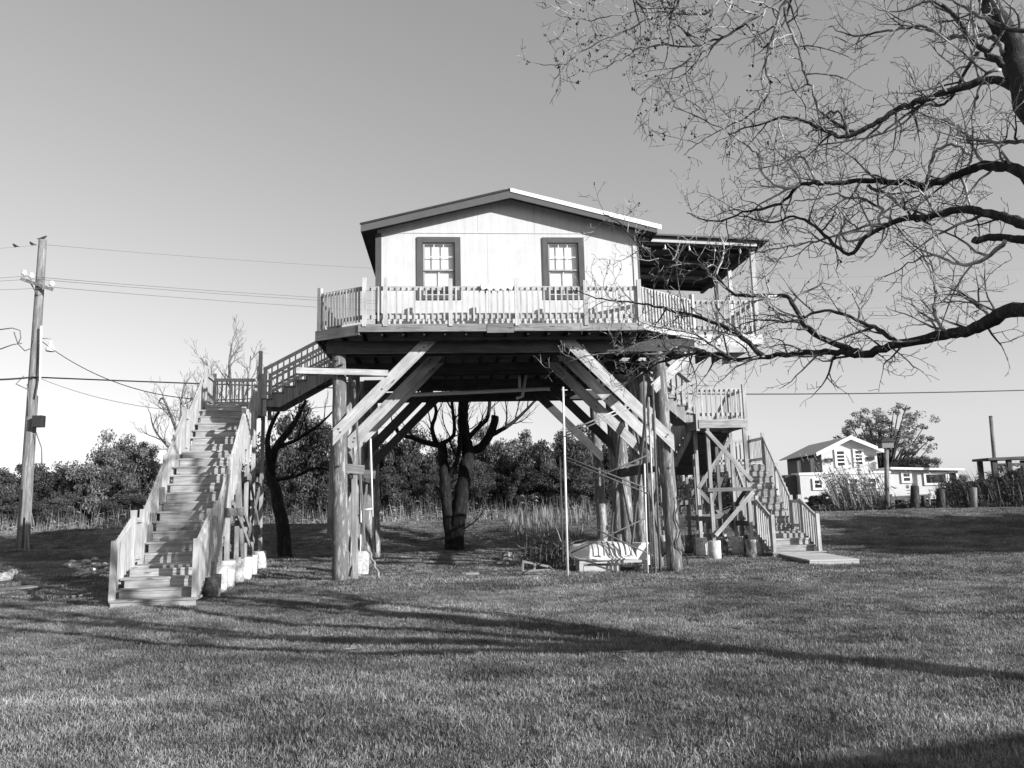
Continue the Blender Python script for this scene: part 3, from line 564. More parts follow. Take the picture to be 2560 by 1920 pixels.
# platform slab at its foot
def place(px, py): 
    P = at(px, py, 10); t = -EYE/(P.z-EYE); return Vector((P.x*t, P.y*t, 0))
sl_ = thing('wooden_platform', 'low pale boardwalk platform lying on grass before the right staircase', 'platform', h2w(7.75, 1.55, 0), YAW-.12)
bx('platform_edge', sl_, M['whitewood'], -.70, .44, -1.15, -1.11, -.02, .085); bx('platform_edge', sl_, M['greywood'], -.70, -.66, -1.11, 1.2, -.02, .085); bx('platform_edge', sl_, M['greywood'], .40, .44, -1.11, 1.2, -.02, .085)
for k in range(16): bx('platform_board', sl_, M['whitewood'], -.70, .44, -1.16+k*.148, -1.16+k*.148+.143, .086, .118)

# ------------------------------------------------------------------ upturned boat on a rack, scaffold poles, odds and ends
def boat():
    th = thing('upturned_boat', 'small upturned pale flat-bottomed boat resting on a low white rack', 'boat', h2w(2.02, .80, .26), YAW-radians(3))
    sec = [(-.50, 0), (-.475, .085), (-.455, .10), (-.415, .25), (-.33, .355), (-.18, .41), (0, .425), (.18, .41), (.33, .355), (.415, .25), (.455, .10), (.475, .085), (.50, 0)]
    stn = [(-.76, .06, .10, .30), (-.66, .30, .08, .66), (-.50, .66, .04, .88), (-.32, .97, 0, 1.0), (-.28, 1.0, 0, 1.0), (0, 1.0, 0, .99), (.3, .97, 0, .95), (.6, .92, 0, .88), (.80, .86, 0, .80)]
    b = B(); n = len(sec)
    for x, w, yo, h in stn:
        for y, z in sec: b.v.append(Vector((x+(.05*z/.42 if x < -.3 else -.14*z/.42 if x > .7 else 0), y*w+yo, z*h+(.07 if x < -.6 else 0))))
    for k in range(len(stn)-1):
        for j in range(n-1): b.quad((k*n+j, k*n+j+1, (k+1)*n+j+1, (k+1)*n+j)[::-1], [(0, 0)]*4, 3 <= j <= 8 and k >= 4)
    e = (len(stn)-1)*n; b.quad(tuple(range(n)), [(0, 0)]*n); b.quad(tuple(range(e+n-1, e-1, -1)), [(0, 0)]*n)
    link('hull', b, M['boat'], th)
    for k in range(8):
        x = -.20+k*.125; w = 1.0-.14*max(0, x-.1); rb = B(); rb.tube([(x, -.462*w, .11), (x, -.422*w, .25), (x-.01, -.337*w, .357*(1-.12*max(0, x))), (x-.02, -.18*w, .412*(1-.15*max(0, x)))], .013, 5, True, False); link('hull_rib', rb, M['metal'], th)
    rl = B(); rl.tube([(x, -.50*w+yo-.006, .03+(.07 if x < -.6 else 0)) for x, w, yo, h in stn], .02, 6); link('gunwale', rl, M['boat'], th)
    rl = B(); rl.tube([(x, .50*w+yo+.006, .03+(.07 if x < -.6 else 0)) for x, w, yo, h in stn], .02, 6); link('gunwale', rl, M['boat'], th)
    for x in (-.12, .62): link('handle', B().tube([(x-.07, -.49, .105), (x+.06, -.485, .105), (x+.08, -.49, .08)], .010, 5), M['black'], th)
    tk = thing('boat_rack', 'low white wooden rack on short legs beneath the upturned boat', 'rack', h2w(2.22, .80, 0), YAW-radians(4))
    for y in (-.42, .42): bx('rack_rail', tk, M['whitewood'], -.72, .82, y-.045, y+.045, .20, .255)
    for x in (-.6, .05, .7): bx('rack_slat', tk, M['whitewood'], x-.06, x+.06, -.42, .42, .165, .198)
    for x in (-.68, .78):
        for y in (-.42, .42): bx('rack_leg', tk, M['whitewood'], x-.045, x+.045, y-.04, y+.04, -.03, .198)
    bx('rack_panel', tk, M['whitewood'], -.62, .2, -.44, -.42, .0, .14)
boat()
bk = thing('white_cooler', 'pale box standing behind the boat against the right pilings', 'box', h2w(3.05, .95, .1), YAW)
link('box_body', B().ext([(-.15, -.16, .0), (.16, -.16, 0), (.18, -.18, .46), (-.17, -.18, .46)], (0, .34, 0)), M['white'], bk); bx('box_lid', bk, M['white'], -.18, .19, -.20, .18, .462, .51)
def scaffold():
    th = thing('scaffold_frame', 'old scaffold of tall thin poles with crossed rods beside the boat', 'scaffold', h2w(0, 0), YAW)
    v = -.35
    link('scaffold_pole', B().tube([(1.08, v, -.05), (1.10, v, 2.2), (1.12, v, 4.15)], [.030, .028, .025], 8), M['pvc'], th)
    link('scaffold_pole', B().tube([(1.00, v+.12, .3), (1.02, v+.1, 2.6)], .018, 8), M['metal'], th)
    for x, z1, m, r in ((3.03, 3.9, 'metal', .026), (2.94, 4.4, 'rust', .02), (3.14, 4.2, 'rust', .026), (2.86, 2.4, 'pvc', .02)):
        link('scaffold_pole', B().tube([(x, v+.05, -.03), (x+.02, v+.05, z1*.5), (x+.05, v+.06, z1)], r, 8), M[m], th)
    for p0, p1, r, m in (((1.10, v, 3.10), (2.66, v+.05, 3.75), .020, 'metal'), ((1.10, v-.03, 3.03), (2.66, v+.03, 3.66), .014, 'metal'), ((1.14, v, 2.57), (2.98, v+.05, 1.83), .016, 'rust'), ((1.14, v-.02, 2.50), (2.94, v+.03, 1.74), .014, 'rust'),
                      ((1.46, v, 1.98), (3.02, v+.05, 2.60), .018, 'rust'), ((1.63, v, 1.04), (3.01, v+.05, .37), .016, 'rust'), ((1.17, v+.02, .49), (2.88, v+.05, 1.20), .016, 'rust')):
        link('cross_rod', B().tube([p0, p1], r, 6), M[m], th)
scaffold()
def curve_thing(name, label, cat, pts, r, m, n=6, group=None):
    o = link(name, B().tube(pts, r, n), M[m]); return tag(o, label, cat, group)
hp = [h2w(3.60+.05*sin(k*1.3), -.24-.02*k*.1, z) for k, z in enumerate(np.linspace(1.65, .55, 10))] + [h2w(3.78, -.2, .35), h2w(3.80, -.2, .15)]
curve_thing('hanging_cable', 'slack dark cable hanging down the front right piling', 'cable', hp, .012, 'cable')
rp = [h2w(-3.42+.42*t+.02*sin(t*25), 1.35-1.0*t, .72*(1-t)+.02) for t in np.linspace(0, 1, 24)]
curve_thing('rope', 'thick pale rope hanging slantwise to the ground beside the left pilings', 'rope', rp, .026, 'rope')
def rock(name, label, loc, s, m='stone', seed=0, group=None, cat='rock'):
    R = random.Random(seed); b = B(); n, k = 8, 5
    for j in range(k+1):
        ph = pi*j/k
        for i in range(n):
            a = 2*pi*i/n; rr = 1+R.uniform(-.22, .22); b.v.append(Vector((s[0]*rr*sin(ph)*cos(a), s[1]*rr*sin(ph)*sin(a), s[2]*(cos(ph)*rr+.5))))
    for j in range(k):
        for i in range(n): b.quad((j*n+i, j*n+(i+1) % n, (j+1)*n+(i+1) % n, (j+1)*n+i)[::-1], [(0, 0)]*4)
    o = link(name, b, M[m], None, loc); o.rotation_euler = (0, 0, R.uniform(0, 3)); return tag(o, label, cat, group)
def gp(px, py, dz=0):
    p = place(px, py); p.z = ground_z(p.x, p.y)+dz; return p
rock('rock', 'pale rounded stone on the shaded ground right of the forked tree', gp(1268, 1400), (.28, .2, .16), 'dirty', 3)
for i, (px, py, sx, sy, lab) in enumerate(((945, 1388, .38, .12, 'flat pale plank lying near the foot of the left pilings'), (1062, 1415, .24, .12, 'short light board lying on the ground beneath the house middle'), (1262, 1411, .22, .1, 'small flat board in front of the pale stone'), (1175, 1437, .2, .07, 'thin board on the sunny grass edge under the house'))):
    o = link('scrap_board', B().box(-sx, sx, -sy, sy, 0, .05), M['greywood'], None, gp(px, py, .01)); o.rotation_euler = (.04, .03, .2*i-.2); tag(o, lab, 'board', 'scrap boards under the house')
# brush pile left of the boat
def brush_pile(name, label, c, rad, n, h, m='farbark'):
    b = B()
    for k in range(n):
        a = random.uniform(0, 2*pi); r0 = rad*sqrt(random.random()); p = Vector((r0*cos(a), r0*sin(a)*.6, random.uniform(0, h)*(1-r0/rad*.7))); d = Vector((random.gauss(0, 1), random.gauss(0, .6), random.gauss(.1, .4))).normalized(); L = random.uniform(.3, 1.0)
        pts = [p + d*(L*t) + Vector((random.gauss(0, .03), random.gauss(0, .03), random.gauss(0, .03))) for t in (0, .35, .7, 1)]
        for q in pts: q.z = max(q.z, .01)
        b.tube(pts, [.016, .012, .008, .004], 4)
    o = link(name, b, M[m], None, c); return tag(o, label, 'brush pile')
brush_pile('brush_pile', 'tangled pile of dead sticks left of the upturned boat', gp(1385, 1408), .75, 90, .6)
def garden_chair():
    th = thing('broken_frame', 'collapsed dark wooden frame lying left of the thin white pole', 'frame', gp(1335, 1432), .3)
    for a, b in (((-.28, 0, .02), (-.22, .1, .26)), ((-.22, .1, .24), (.4, .1, .1)), ((-.28, 0, .03), (.45, 0, .03)), ((.0, 0, .03), (.08, .1, .2)), ((.4, .1, .1), (.45, 0, .02))): plank('frame_bar', th, M['greywood'], a, b, .035, .05)
garden_chair()
# rubble and scrap on the ground left of the stairs
k = 0
RUB = ['flat-topped rubble chunk in the middle of the heap left of the stair foot', 'rubble chunk just right of the heap middle', 'largest rubble chunk on the left side of the heap', 'rubble chunk on the right side of the heap near the stairs', 'small rubble chunk at the front of the heap', 'small rubble chunk at the back left of the heap', 'rubble chunk at the front right of the heap', 'wide flat rubble slab lying frontmost before the heap', 'leftmost rubble chunk of the heap', 'small rubble chunk at the very back of the heap', 'small rubble chunk nearest to the stair newel', 'large earth lump cut by the left edge of the picture', 'earth lump beside the wide pale sheet']
for px, py, s in ((215, 1410, .20), (240, 1416, .16), (190, 1421, .22), (262, 1419, .17), (225, 1430, .15), (180, 1408, .13), (250, 1437, .18), (205, 1444, .22), (170, 1416, .16), (236, 1404, .14), (272, 1428, .14), (8, 1456, .3), (30, 1440, .2)):
    rock('rubble_chunk', RUB[k], gp(px, py, .05), (s, s*.7, s*.42), 'stone', 20+k, 'rubble heap left of the stairs' if px > 100 else 'earth lumps at the left edge'); k += 1
for px, py, L, wd, a, lab in ((45, 1474, 1.0, .34, .30, 'wide pale sheet of wood lying flat at the left edge'), (120, 1472, .9, .3, -.25, 'grey warped sheet leaning beside the wide pale sheet'), (203, 1459, .45, .12, .1, 'short pale board before the rubble heap'), (195, 1496, .4, .02, .35, 'thin stick lying on dark grass left of the stair foot')):
    o = link('scrap_sheet', B().box(-L/2, L/2, -wd/2, wd/2, 0, .03), M['greywood'], None, gp(px, py, .03)); o.rotation_euler = (.05, -.06, a); tag(o, lab, 'board')

# ------------------------------------------------------------------ utility pole, cables, birds
PB = at(55, 1395, 30.0); PB.z = ground_z(PB.x, PB.y)-.1; PT = at(107, 600, 30.0)
UP = thing('utility_pole', 'tall weathered wooden utility pole with crossarm left of the staircase', 'utility pole', PB)
def lp(px, py, dy=0): return at(px, py, 30.0+dy) - PB
ax = lambda t: (PT-PB)*t
link('pole', B().tube([ax(t/12) for t in range(13)], [.235-.085*t/12 for t in range(13)], 14), M['pole'], UP)
plank('crossarm', UP, M['pole'], lp(53, 697, -.25), lp(131, 724, -.25), .10, .12); plank('crossarm_strut', UP, M['rust'], lp(75, 704, -.2), lp(93, 738, -.2), .03, .04)
for px, py in ((60, 693), (78, 700), (129, 720)): link('insulator', B().lathe([(.03, 0), (.03, .08), (.10, .10), (.11, .16), (.07, .20), (.09, .22), (.06, .28)], lp(px, py, -.25), 10), M['white'], UP)
link('conduit', B().tube([lp(103, 815, -.25), lp(100, 950, -.25), lp(93, 990, -.3)], .04, 8), M['pvc'], UP)
bxp = lp(97, 1054, -.25); bx('meter_box', UP, M['black'], bxp.x-.16, bxp.x+.2, bxp.y-.18, bxp.y+.1, bxp.z-.22, bxp.z+.22)
lm = lp(126, 866, -.1); link('lamp_arm', B().tube([lp(104, 846, -.2), lp(120, 846, -.15), lm+Vector((0, 0, .3))], .02, 6), M['metal'], UP)
link('lamp_head', B().lathe([(.15, -.20), (.17, -.12), (.12, .0), (.07, .05), (.07, .16), (.04, .22)], lm, 12), M['white'], UP)
for k, (px, px2, y0, y1) in enumerate(((46, 55, 1420, 1290), (50, 60, 1395, 1240), (62, 66, 1400, 1310), (72, 68, 1400, 1320))): plank('guard_strip', UP, M['greywood'], at(px, y0-20, 29.6)-PB, at(px2, y1-20, 29.7)-PB, .06, .05)
cz = B()
for pts in ([(0, 824), (30, 820), (50, 826), (52, 845), (45, 860)], [(0, 873), (30, 862), (55, 858)], [(35, 830), (45, 860), (62, 877), (80, 870), (85, 850)], [(68, 960), (72, 1010), (70, 1040)], [(90, 1080), (104, 1120), (105, 1160)], [(60, 940), (40, 960), (72, 975)]):
    cz.tube([lp(a, b, -.2) for a, b in pts], .022, 5)
link('loose_wires', cz, M['thincable'], UP)
def sagline(a, b, sag, n=24): return [a.lerp(b, t)+Vector((0, 0, -sag*4*t*(1-t))) for t in np.linspace(0, 1, n+1)]
farR = Vector((46, 42, 0))
def wire(name, label, a, b, sag, r, m, group=None): return curve_thing(name, label, 'cable', sagline(a, b, sag), r, m, 5, group)
cA = at(83, 943, 29.8)
wire('power_cable', 'thick twisted dark cable running right from the pole behind the house', cA, Vector((60, 52, 9.2)), 1.15, .03, 'cable')
wire('power_cable', 'thick dark cable leaving the frame left of the pole at mid height', cA, at(-120, 948, 26), .06, .035, 'cable')
wire('service_wire', 'upper thin service wire drooping from the pole towards the staircase', at(104, 853, 29.8), h2w(-3.7, 2.9, 5.0), 1.35, .015, 'cable')
wire('service_wire', 'lower fine service wire drooping from the pole towards the staircase', at(100, 946, 29.8), h2w(-3.8, 4.2, 4.5), .75, .009, 'thincable')
for k, (px, py, zz, lab) in enumerate(((60, 690, 10.9, 'highest'), (78, 697, 10.6, 'middle'), (129, 718, 10.15, 'lowest'))):
    wire('overhead_wire', lab+' of the three thin wires on the pole crossarm', at(px, py, 29.7), Vector((60, 56, zz+7.0)), 2.4, .009, 'thincable')
    wire('overhead_wire', lab+' of the three thin wires leaving left from the crossarm', at(px, py, 29.7), at(-120, py+6, 27), .05, .009, 'thincable')
wire('overhead_wire', 'faint single wire from the very top of the pole', at(112, 612, 29.8), Vector((60, 56, 20.3)), 2.4, .006, 'thincable')
topw = wire('overhead_wire', 'faint wire with perched birds left of the pole top', at(104, 612, 29.8), at(-120, 628, 28), .02, .006, 'thincable')
def bird(c, lab, flip=1):
    th = thing('bird', lab, 'bird', c, .3*flip, 'small birds by the pole top')
    b = B(); b.tube([(-.10*flip, 0, .06), (-.05*flip, 0, .075), (0, 0, .09), (.05*flip, 0, .11), (.085*flip, 0, .15), (.11*flip, 0, .17), (.135*flip, 0, .165)], [.012, .035, .052, .05, .035, .032, .012], 8); b.tube([(-.2*flip, 0, .03), (-.09*flip, 0, .065)], [.016, .022], 6); link('bird_body', b, M['bird'], th)
    b = B(); b.tube([(.0, .015, 0), (.0, .015, .06)], .005, 4); b.tube([(.0, -.015, 0), (.0, -.015, .06)], .005, 4); link('leg', b, M['black'], th)
    link('beak', B().tube([(.13*flip, 0, .165), (.165*flip, 0, .158)], [.009, .002], 5), M['black'], th)
bird(at(38, 620, 29.4), 'small dark bird perched farthest left of the pole', -1); bird(at(80, 615, 29.6), 'small dark bird perched between the pole top and another bird', -1); bird(PT+Vector((0, 0, .0)), 'small dark bird sitting on top of the utility pole', 1)

# ------------------------------------------------------------------ bare branching
def branch(mb, p, d, L, r, lvl, P, n=3):
    """one curved shoot with side shoots; P: per level (spacing, len range, angle)"""
    step = max(.035, L/ (7 if lvl < 2 else 4)); k = max(2, int(round(L/step))); pts = [p.copy()]; q = p.copy(); d = d.normalized()
    for i in range(k):
        d = (d + Vector((random.gauss(0, 1), random.gauss(0, 1), random.gauss(0, 1)))*P['jit'] + Vector((0, 0, P['up']))).normalized(); q = q + d*(L/k); pts.append(q.copy())
    rad = [max(P['rmin'], r*(1-.8*i/k)) for i in range(k+1)]
    mb.tube(pts, rad, n if lvl > 1 else 5, cap=False)
    if lvl < P['levels']: spawn(mb, pts, rad, lvl+1, P)
def spawn(mb, pts, rad, lvl, P, t0=0.12):
    Ls = [(pts[i+1]-pts[i]).length for i in range(len(pts)-1)]; tot = sum(Ls); sp, lo, hi, ang = P[lvl]
    s = sp*random.uniform(.3, 1) + t0*tot
    while s < tot:
        a = s; i = 0
        while i < len(Ls)-1 and a > Ls[i]: a -= Ls[i]; i += 1
        pos = pts[i].lerp(pts[i+1], min(1, a/Ls[i])); d = (pts[i+1]-pts[i]).normalized(); o = d.orthogonal().normalized(); o.rotate(Quaternion(d, random.uniform(0, 2*pi)))
        o = (o + Vector((0, 0, P.get('side_up', .25)))).normalized(); th = radians(ang)*random.uniform(.65, 1.3); dd = d*cos(th)+o*sin(th)
        fr_ = s/tot; L = random.uniform(lo, hi)*(1-.35*fr_); r = min(rad[i]*.7, P['r'][lvl]*random.uniform(.7, 1.2))
        branch(mb, pos, dd, L, r, lvl, P)
        s += sp*random.uniform(.5, 1.5)
def catmull(pts, sub=4, jit=0.0):
    out = []; n = len(pts)
    for i in range(n-1):
        p0, p1, p2, p3 = pts[max(0, i-1)], pts[i], pts[i+1], pts[min(n-1, i+2)]
        for k in range(sub):
            t = k/sub; v = 0.5*((2*p1)+(p2-p0)*t+(2*p0-5*p1+4*p2-p3)*t*t+(3*p1-p0-3*p2+p3)*t**3); out.append(v+Vector((random.gauss(0, jit), random.gauss(0, jit), random.gauss(0, jit))))
    out.append(pts[-1]); return out

# the big bare tree at the right
TB = Vector((6.5, 4.95, 0))
BT = thing('bare_tree', 'large bare tree at the right edge with spreading twiggy limbs', 'tree', TB)
def zt(a, b, Y): return at(1340+.5545*a, .5545*b, Y) - TB
fork = Vector((-.25, .55, 1.9))
tr = B(); tp = catmull([Vector((0, 0, -.15)), Vector((-.05, .1, .7)), Vector((-.15, .3, 1.4)), fork, Vector((-.5, 1.3, 3.0)), zt(2300, 560, 7.0), zt(2185, 330, 7.4), zt(2150, 200, 7.6), zt(2070, 70, 7.8), zt(2000, -80, 8.0), zt(1900, -420, 8.4)], 4, .012)
nn = len(tp); tr.tube(tp, [.23-.17*i/nn+.08*max(0, 1-i/3) for i in range(nn)], 12); link('trunk', tr, M['bark'], BT)
PR = {'jit': .19, 'up': .015, 'rmin': .0034, 'levels': 3, 'side_up': .2, 'r': {1: .016, 2: .0085, 3: .0055}, 1: (.155, .4, 1.1, 58), 2: (.12, .16, .5, 55), 3: (.10, .05, .2, 50)}
limbs = [
 # (points (zoom x, y, Y)), r0, r1, start from
 ([(2190, 395, 7.3), (2050, 360, 7.5), (1950, 385, 7.6), (1750, 450, 7.8), (1640, 490, 7.9), (1520, 560, 8.0), (1380, 620, 8.1), (1290, 580, 8.1), (1140, 530, 8.2), (1000, 560, 8.3), (880, 600, 8.4)], .062, .008),
 ([(2290, 900, 7.0), (2200, 790, 7.1), (2100, 748, 7.3), (2000, 750, 7.5), (1900, 790, 7.7), (1780, 830, 7.8), (1600, 820, 8.0), (1450, 820, 8.1), (1300, 832, 8.2), (1190, 832, 8.3), (1100, 920, 8.5), (960, 950, 8.6), (800, 1000, 8.8), (680, 960, 9.0)], .075, .006),
 ([(2300, 1060, 6.8), (2180, 1000, 7.0), (2050, 965, 7.2), (1900, 945, 7.4), (1780, 975, 7.6), (1640, 990, 7.8), (1500, 1060, 8.0), (1410, 1145, 8.1), (1300, 1060, 8.2), (1190, 980, 8.4), (1050, 1000, 8.6), (900, 970, 8.8)], .066, .007),
 ([(2300, 1090, 6.9), (2200, 1080, 7.0), (2090, 1070, 7.1), (1975, 1080, 7.2)], .062, .05),
 ([(2330, 1380, 6.9), (2230, 1392, 7.2), (2130, 1402, 7.5), (2050, 1442, 7.8), (1950, 1490, 8.1), (1840, 1510, 8.4), (1640, 1552, 8.8), (1480, 1598, 9.2), (1380, 1588, 9.4), (1250, 1592, 9.8), (1050, 1605, 10.3), (900, 1622, 10.7), (760, 1590, 11.0), (640, 1612, 11.3), (520, 1650, 11.6), (400, 1740, 11.8)], .105, .012),
 ([(1480, 1598, 9.2), (1380, 1560, 9.4), (1230, 1490, 9.7), (1150, 1360, 9.9), (1080, 1330, 10.1), (900, 1330, 10.5), (800, 1230, 10.8), (700, 1190, 11.0), (560, 1170, 11.3), (470, 1110, 11.5), (380, 1010, 11.7), (300, 960, 11.9)], .05, .006),
 ([(1020, 1602, 10.3), (900, 1500, 10.6), (760, 1440, 10.9), (600, 1395, 11.2), (480, 1370, 11.4), (300, 1350, 11.7), (180, 1310, 11.9)], .045, .006),
 ([(1640, 1552, 8.8), (1560, 1500, 9.0), (1450, 1440, 9.2), (1300, 1400, 9.4), (1150, 1450, 9.6), (1000, 1440, 9.8), (890, 1480, 10.0)], .032, .006),
 ([(1850, 1508, 8.4), (1800, 1400, 8.5), (1800, 1300, 8.6), (1780, 1180, 8.7), (1740, 1080, 8.8)], .028, .006),
 ([(2050, 1440, 7.8), (1990, 1370, 7.9), (1900, 1310, 8.0), (1820, 1290, 8.1)], .025, .006),
 ([(900, 1620, 10.7), (800, 1560, 10.9), (700, 1500, 11.1), (560, 1480, 11.3), (420, 1430, 11.5)], .025, .005),
 ([(760, 1590, 11.0), (660, 1560, 11.1), (560, 1600, 11.3), (420, 1590, 11.5), (250, 1600, 11.7), (130, 1640, 11.9)], .025, .005),
 ([(1250, -60, 8.4), (1110, -10, 8.5), (980, 85, 8.6), (840, 172, 8.7), (690, 270, 8.8), (560, 360, 8.9), (470, 430, 9.0)], .030, .004),
 ([(660, -80, 8.6), (635, 20, 8.6), (600, 120, 8.7), (590, 250, 8.8), (540, 390, 8.9)], .020, .004),
 ([(330, -120, 8.8), (440, -10, 8.7), (505, 70, 8.7), (400, 140, 8.8), (220, 222, 9.0), (140, 290, 9.1), (20, 290, 9.2)], .018, .004),
 ([(1180, -60, 8.4), (1110, 30, 8.5), (1060, 200, 8.6), (1040, 280, 8.6), (1050, 420, 8.7), (960, 520, 8.8), (850, 572, 8.9), (740, 640, 9.0), (665, 700, 9.1)], .024, .004),
 ([(1120, 40, 8.5), (1180, 220, 8.5), (1230, 370, 8.4), (1290, 510, 8.3), (1400, 590, 8.2)], .018, .010),
 ([(900, -100, 8.8), (820, 0, 8.8), (760, 60, 8.9), (600, 60, 9.0), (420, 60, 9.1), (250, 90, 9.2), (90, 60, 9.3)], .02, .004),
 ([(840, 172, 8.7), (700, 210, 8.8), (500, 210, 8.9), (380, 270, 9.0), (300, 300, 9.1)], .016, .004),
 ([(2140, 330, 7.4), (2060, 260, 7.5), (1970, 190, 7.6), (1900, 90, 7.7), (1800, 0, 7.8), (1700, -80, 8.0)], .045, .015),
 ([(2110, 240, 7.5), (2050, 162, 7.6), (1850, 165, 7.8), (1720, 115, 7.9), (1590, 140, 8.0), (1440, 160, 8.1), (1320, 120, 8.2)], .03, .006),
 ([(1990, 235, 7.6), (1950, 300, 7.7), (1900, 390, 7.8), (1840, 470, 7.9), (1720, 480, 8.0), (1560, 600, 8.2), (1400, 640, 8.3), (1250, 660, 8.4), (1100, 740, 8.6), (960, 760, 8.8)], .022, .005),
 ([(2090, 318, 7.2), (2030, 340, 7.2), (1990, 440, 7.2), (1975, 520, 7.2), (1975, 600, 7.2)], .018, .006),
 ([(1400, 600, 8.1), (1375, 515, 8.1), (1310, 515, 8.15), (1275, 560, 8.2), (1330, 610, 8.15)], .017, .012),
 ([(1760, 830, 7.8), (1800, 690, 7.8), (1880, 650, 7.7), (1960, 690, 7.6), (1950, 750, 7.5)], .018, .012),
 ([(1190, 832, 8.3), (1110, 850, 8.3), (1020, 780, 8.4), (990, 690, 8.5), (900, 620, 8.6), (800, 560, 8.7), (620, 480, 8.9)], .022, .005),
 ([(2230, 640, 7.2), (2100, 640, 7.3), (1950, 620, 7.4), (1880, 560, 7.5), (1750, 520, 7.6)], .022, .006),
 ([(1500, 840, 8.0), (1620, 900, 7.9), (1700, 980, 7.8), (1800, 1010, 7.7)], .02, .01),
 ([(1500, 1060, 8.0), (1560, 960, 8.0), (1480, 900, 8.1), (1350, 880, 8.2), (1230, 900, 8.3), (1100, 920, 8.5)], .02, .006),
 ([(1650, 1000, 7.8), (1500, 1020, 8.1), (1350, 1060, 8.3), (1200, 1100, 8.5), (1050, 1130, 8.7), (950, 1140, 8.9)], .02, .005),
 ([(2120, 1090, 7.0), (2000, 1180, 7.2), (1900, 1190, 7.4), (1800, 1150, 7.6), (1700, 1180, 7.8), (1570, 1250, 8.0)], .024, .005),
 ([(2260, 150, 7.2), (2120, 120, 7.3), (1980, 60, 7.5), (1880, 0, 7.6)], .03, .012),
]
for i, (pts, r0, r1) in enumerate(limbs):
    if i == 3: r0, r1 = .040, .034
    r0 *= .82 if r0 > .04 else 1; P3 = catmull([zt(*p) for p in pts], 5, .008 if r0 > .02 else .012); n = len(P3); rad = [r0+(r1-r0)*(k/(n-1))**.8 for k in range(n)]; rad = [max(.003, q*random.uniform(.9, 1.12)) for q in rad]
    lb = B(); lb.tube(P3, rad, 9 if r0 > .03 else 6); lo = link('limb', lb, M['bark' if r0 > .03 else 'paletwig'], BT)
    if i == 3: continue
    tw = B(); spawn(tw, P3, rad, 1, PR, .10 if r0 > .04 else .03); tw_o = stuff(link('twigs', tw, M['paletwig'], lo))
    if i in (12, 13, 14, 15, 17, 18, 5, 6):             # dry seed clusters
        pd = B()
        for _ in range(55):
            q = tw.v[random.randrange(len(tw.v))]; r_ = random.uniform(.007, .016)
            for z in range(random.choice((1, 2, 3))):
                c_ = q+Vector((random.gauss(0, .014), random.gauss(0, .014), random.gauss(-.01, .014))); j = len(pd.v); pd.v += [c_+Vector(d_)*r_ for d_ in ((1, 0, 0), (0, 1, 0), (-1, 0, 0), (0, -1, 0), (0, 0, 1.3), (0, 0, -1.3))]
                for f_ in ((0, 1, 4), (1, 2, 4), (2, 3, 4), (3, 0, 4), (1, 0, 5), (2, 1, 5), (3, 2, 5), (0, 3, 5)): pd.f.append(tuple(j+k_ for k_ in f_)); pd.sm.append(False)
        pd.uv = []; stuff(link('seed_clusters', pd, M['bark'], lo))
# connections of the off-frame limb roots to the stem
for a, b, r in ((tp[20], zt(2290, 900, 7.0), .08), (tp[17], zt(2300, 1060, 6.8), .075), (tp[17], zt(2300, 1090, 6.9), .06), (tp[12], zt(2330, 1380, 6.9), .11), (tp[22], zt(2190, 395, 7.3), .06), (tp[-1], zt(1250, -60, 8.4), .04), (tp[-1], zt(900, -100, 8.8), .03), (tp[-1], zt(660, -80, 8.6), .03), (tp[-1], zt(330, -120, 8.8), .03)):
    link('limb', B().tube(catmull([a, a.lerp(b, .5)+Vector((0, 0, .12)), b], 4, .01), r, 8), M['bark'], BT)

# limbs of the same tree out of the picture to the right; their shadows cross the lawn
NN = Vector((cos(SUN_AZ), sin(SUN_AZ), 0)); SS = Vector((sin(SUN_AZ), -cos(SUN_AZ), 0))
for k, (la, sa, hz, r0) in enumerate(((-4.6, .2, 7.6, .085), (-3.6, .6, 8.6, .11), (-2.5, 1.4, 7.9, .10), (-1.5, .8, 8.8, .12), (-3.0, 2.0, 6.6, .085), (.5, 1.0, 7.4, .09), (1.5, 1.8, 6.4, .07))):
    q = lambda t, w: fork+(NN*la)*t**.5+(SS*sa+Vector((0, 0, hz-1.9)))*t + NN*w + SS*(.3*sin(3*t+k))
    P3 = catmull([fork, q(.25, .12*sin(k*2)), q(.5, .28*sin(k*2+1)), q(.75, .2*cos(k*3)), q(1, 0)], 5, .015); n = len(P3); r1 = .055; rad = [r0+(r1-r0)*k2/(n-1) for k2 in range(n)]
    lo = link('limb', B().tube(P3, rad, 8), M['bark'], BT); tw = B(); spawn(tw, P3, rad, 1, {**PR, 'rmin': .010, 'levels': 2, 'r': {1: .045, 2: .020}, 1: (.38, .7, 2.2, 40), 2: (.3, .3, .9, 45)}, .4); stuff(link('twigs', tw, M['paletwig'], lo))
# neighbouring cottage out of the picture whose eave shades the near right corner
CT = thing('cottage', 'low cottage out of the picture whose eave shades the near right corner of the lawn', 'house', (7.0, -.36, 0), atan2(.262, .965))
bx('wall', CT, M['farwall'], .4, 8.6, -5.6, -.5, -.1, 3.0)
for y0_, y1_, z0_, z1_ in ((.0, -3.05, 3.02, 3.85), (-6.1, -3.05, 3.02, 3.85)): link('roof', B().ext([(0, y0_, z0_), (0, y1_, z1_), (0, y1_, z1_-.1), (0, y0_, z0_-.1)], (9.0, 0, 0)), M['shingle'], CT)
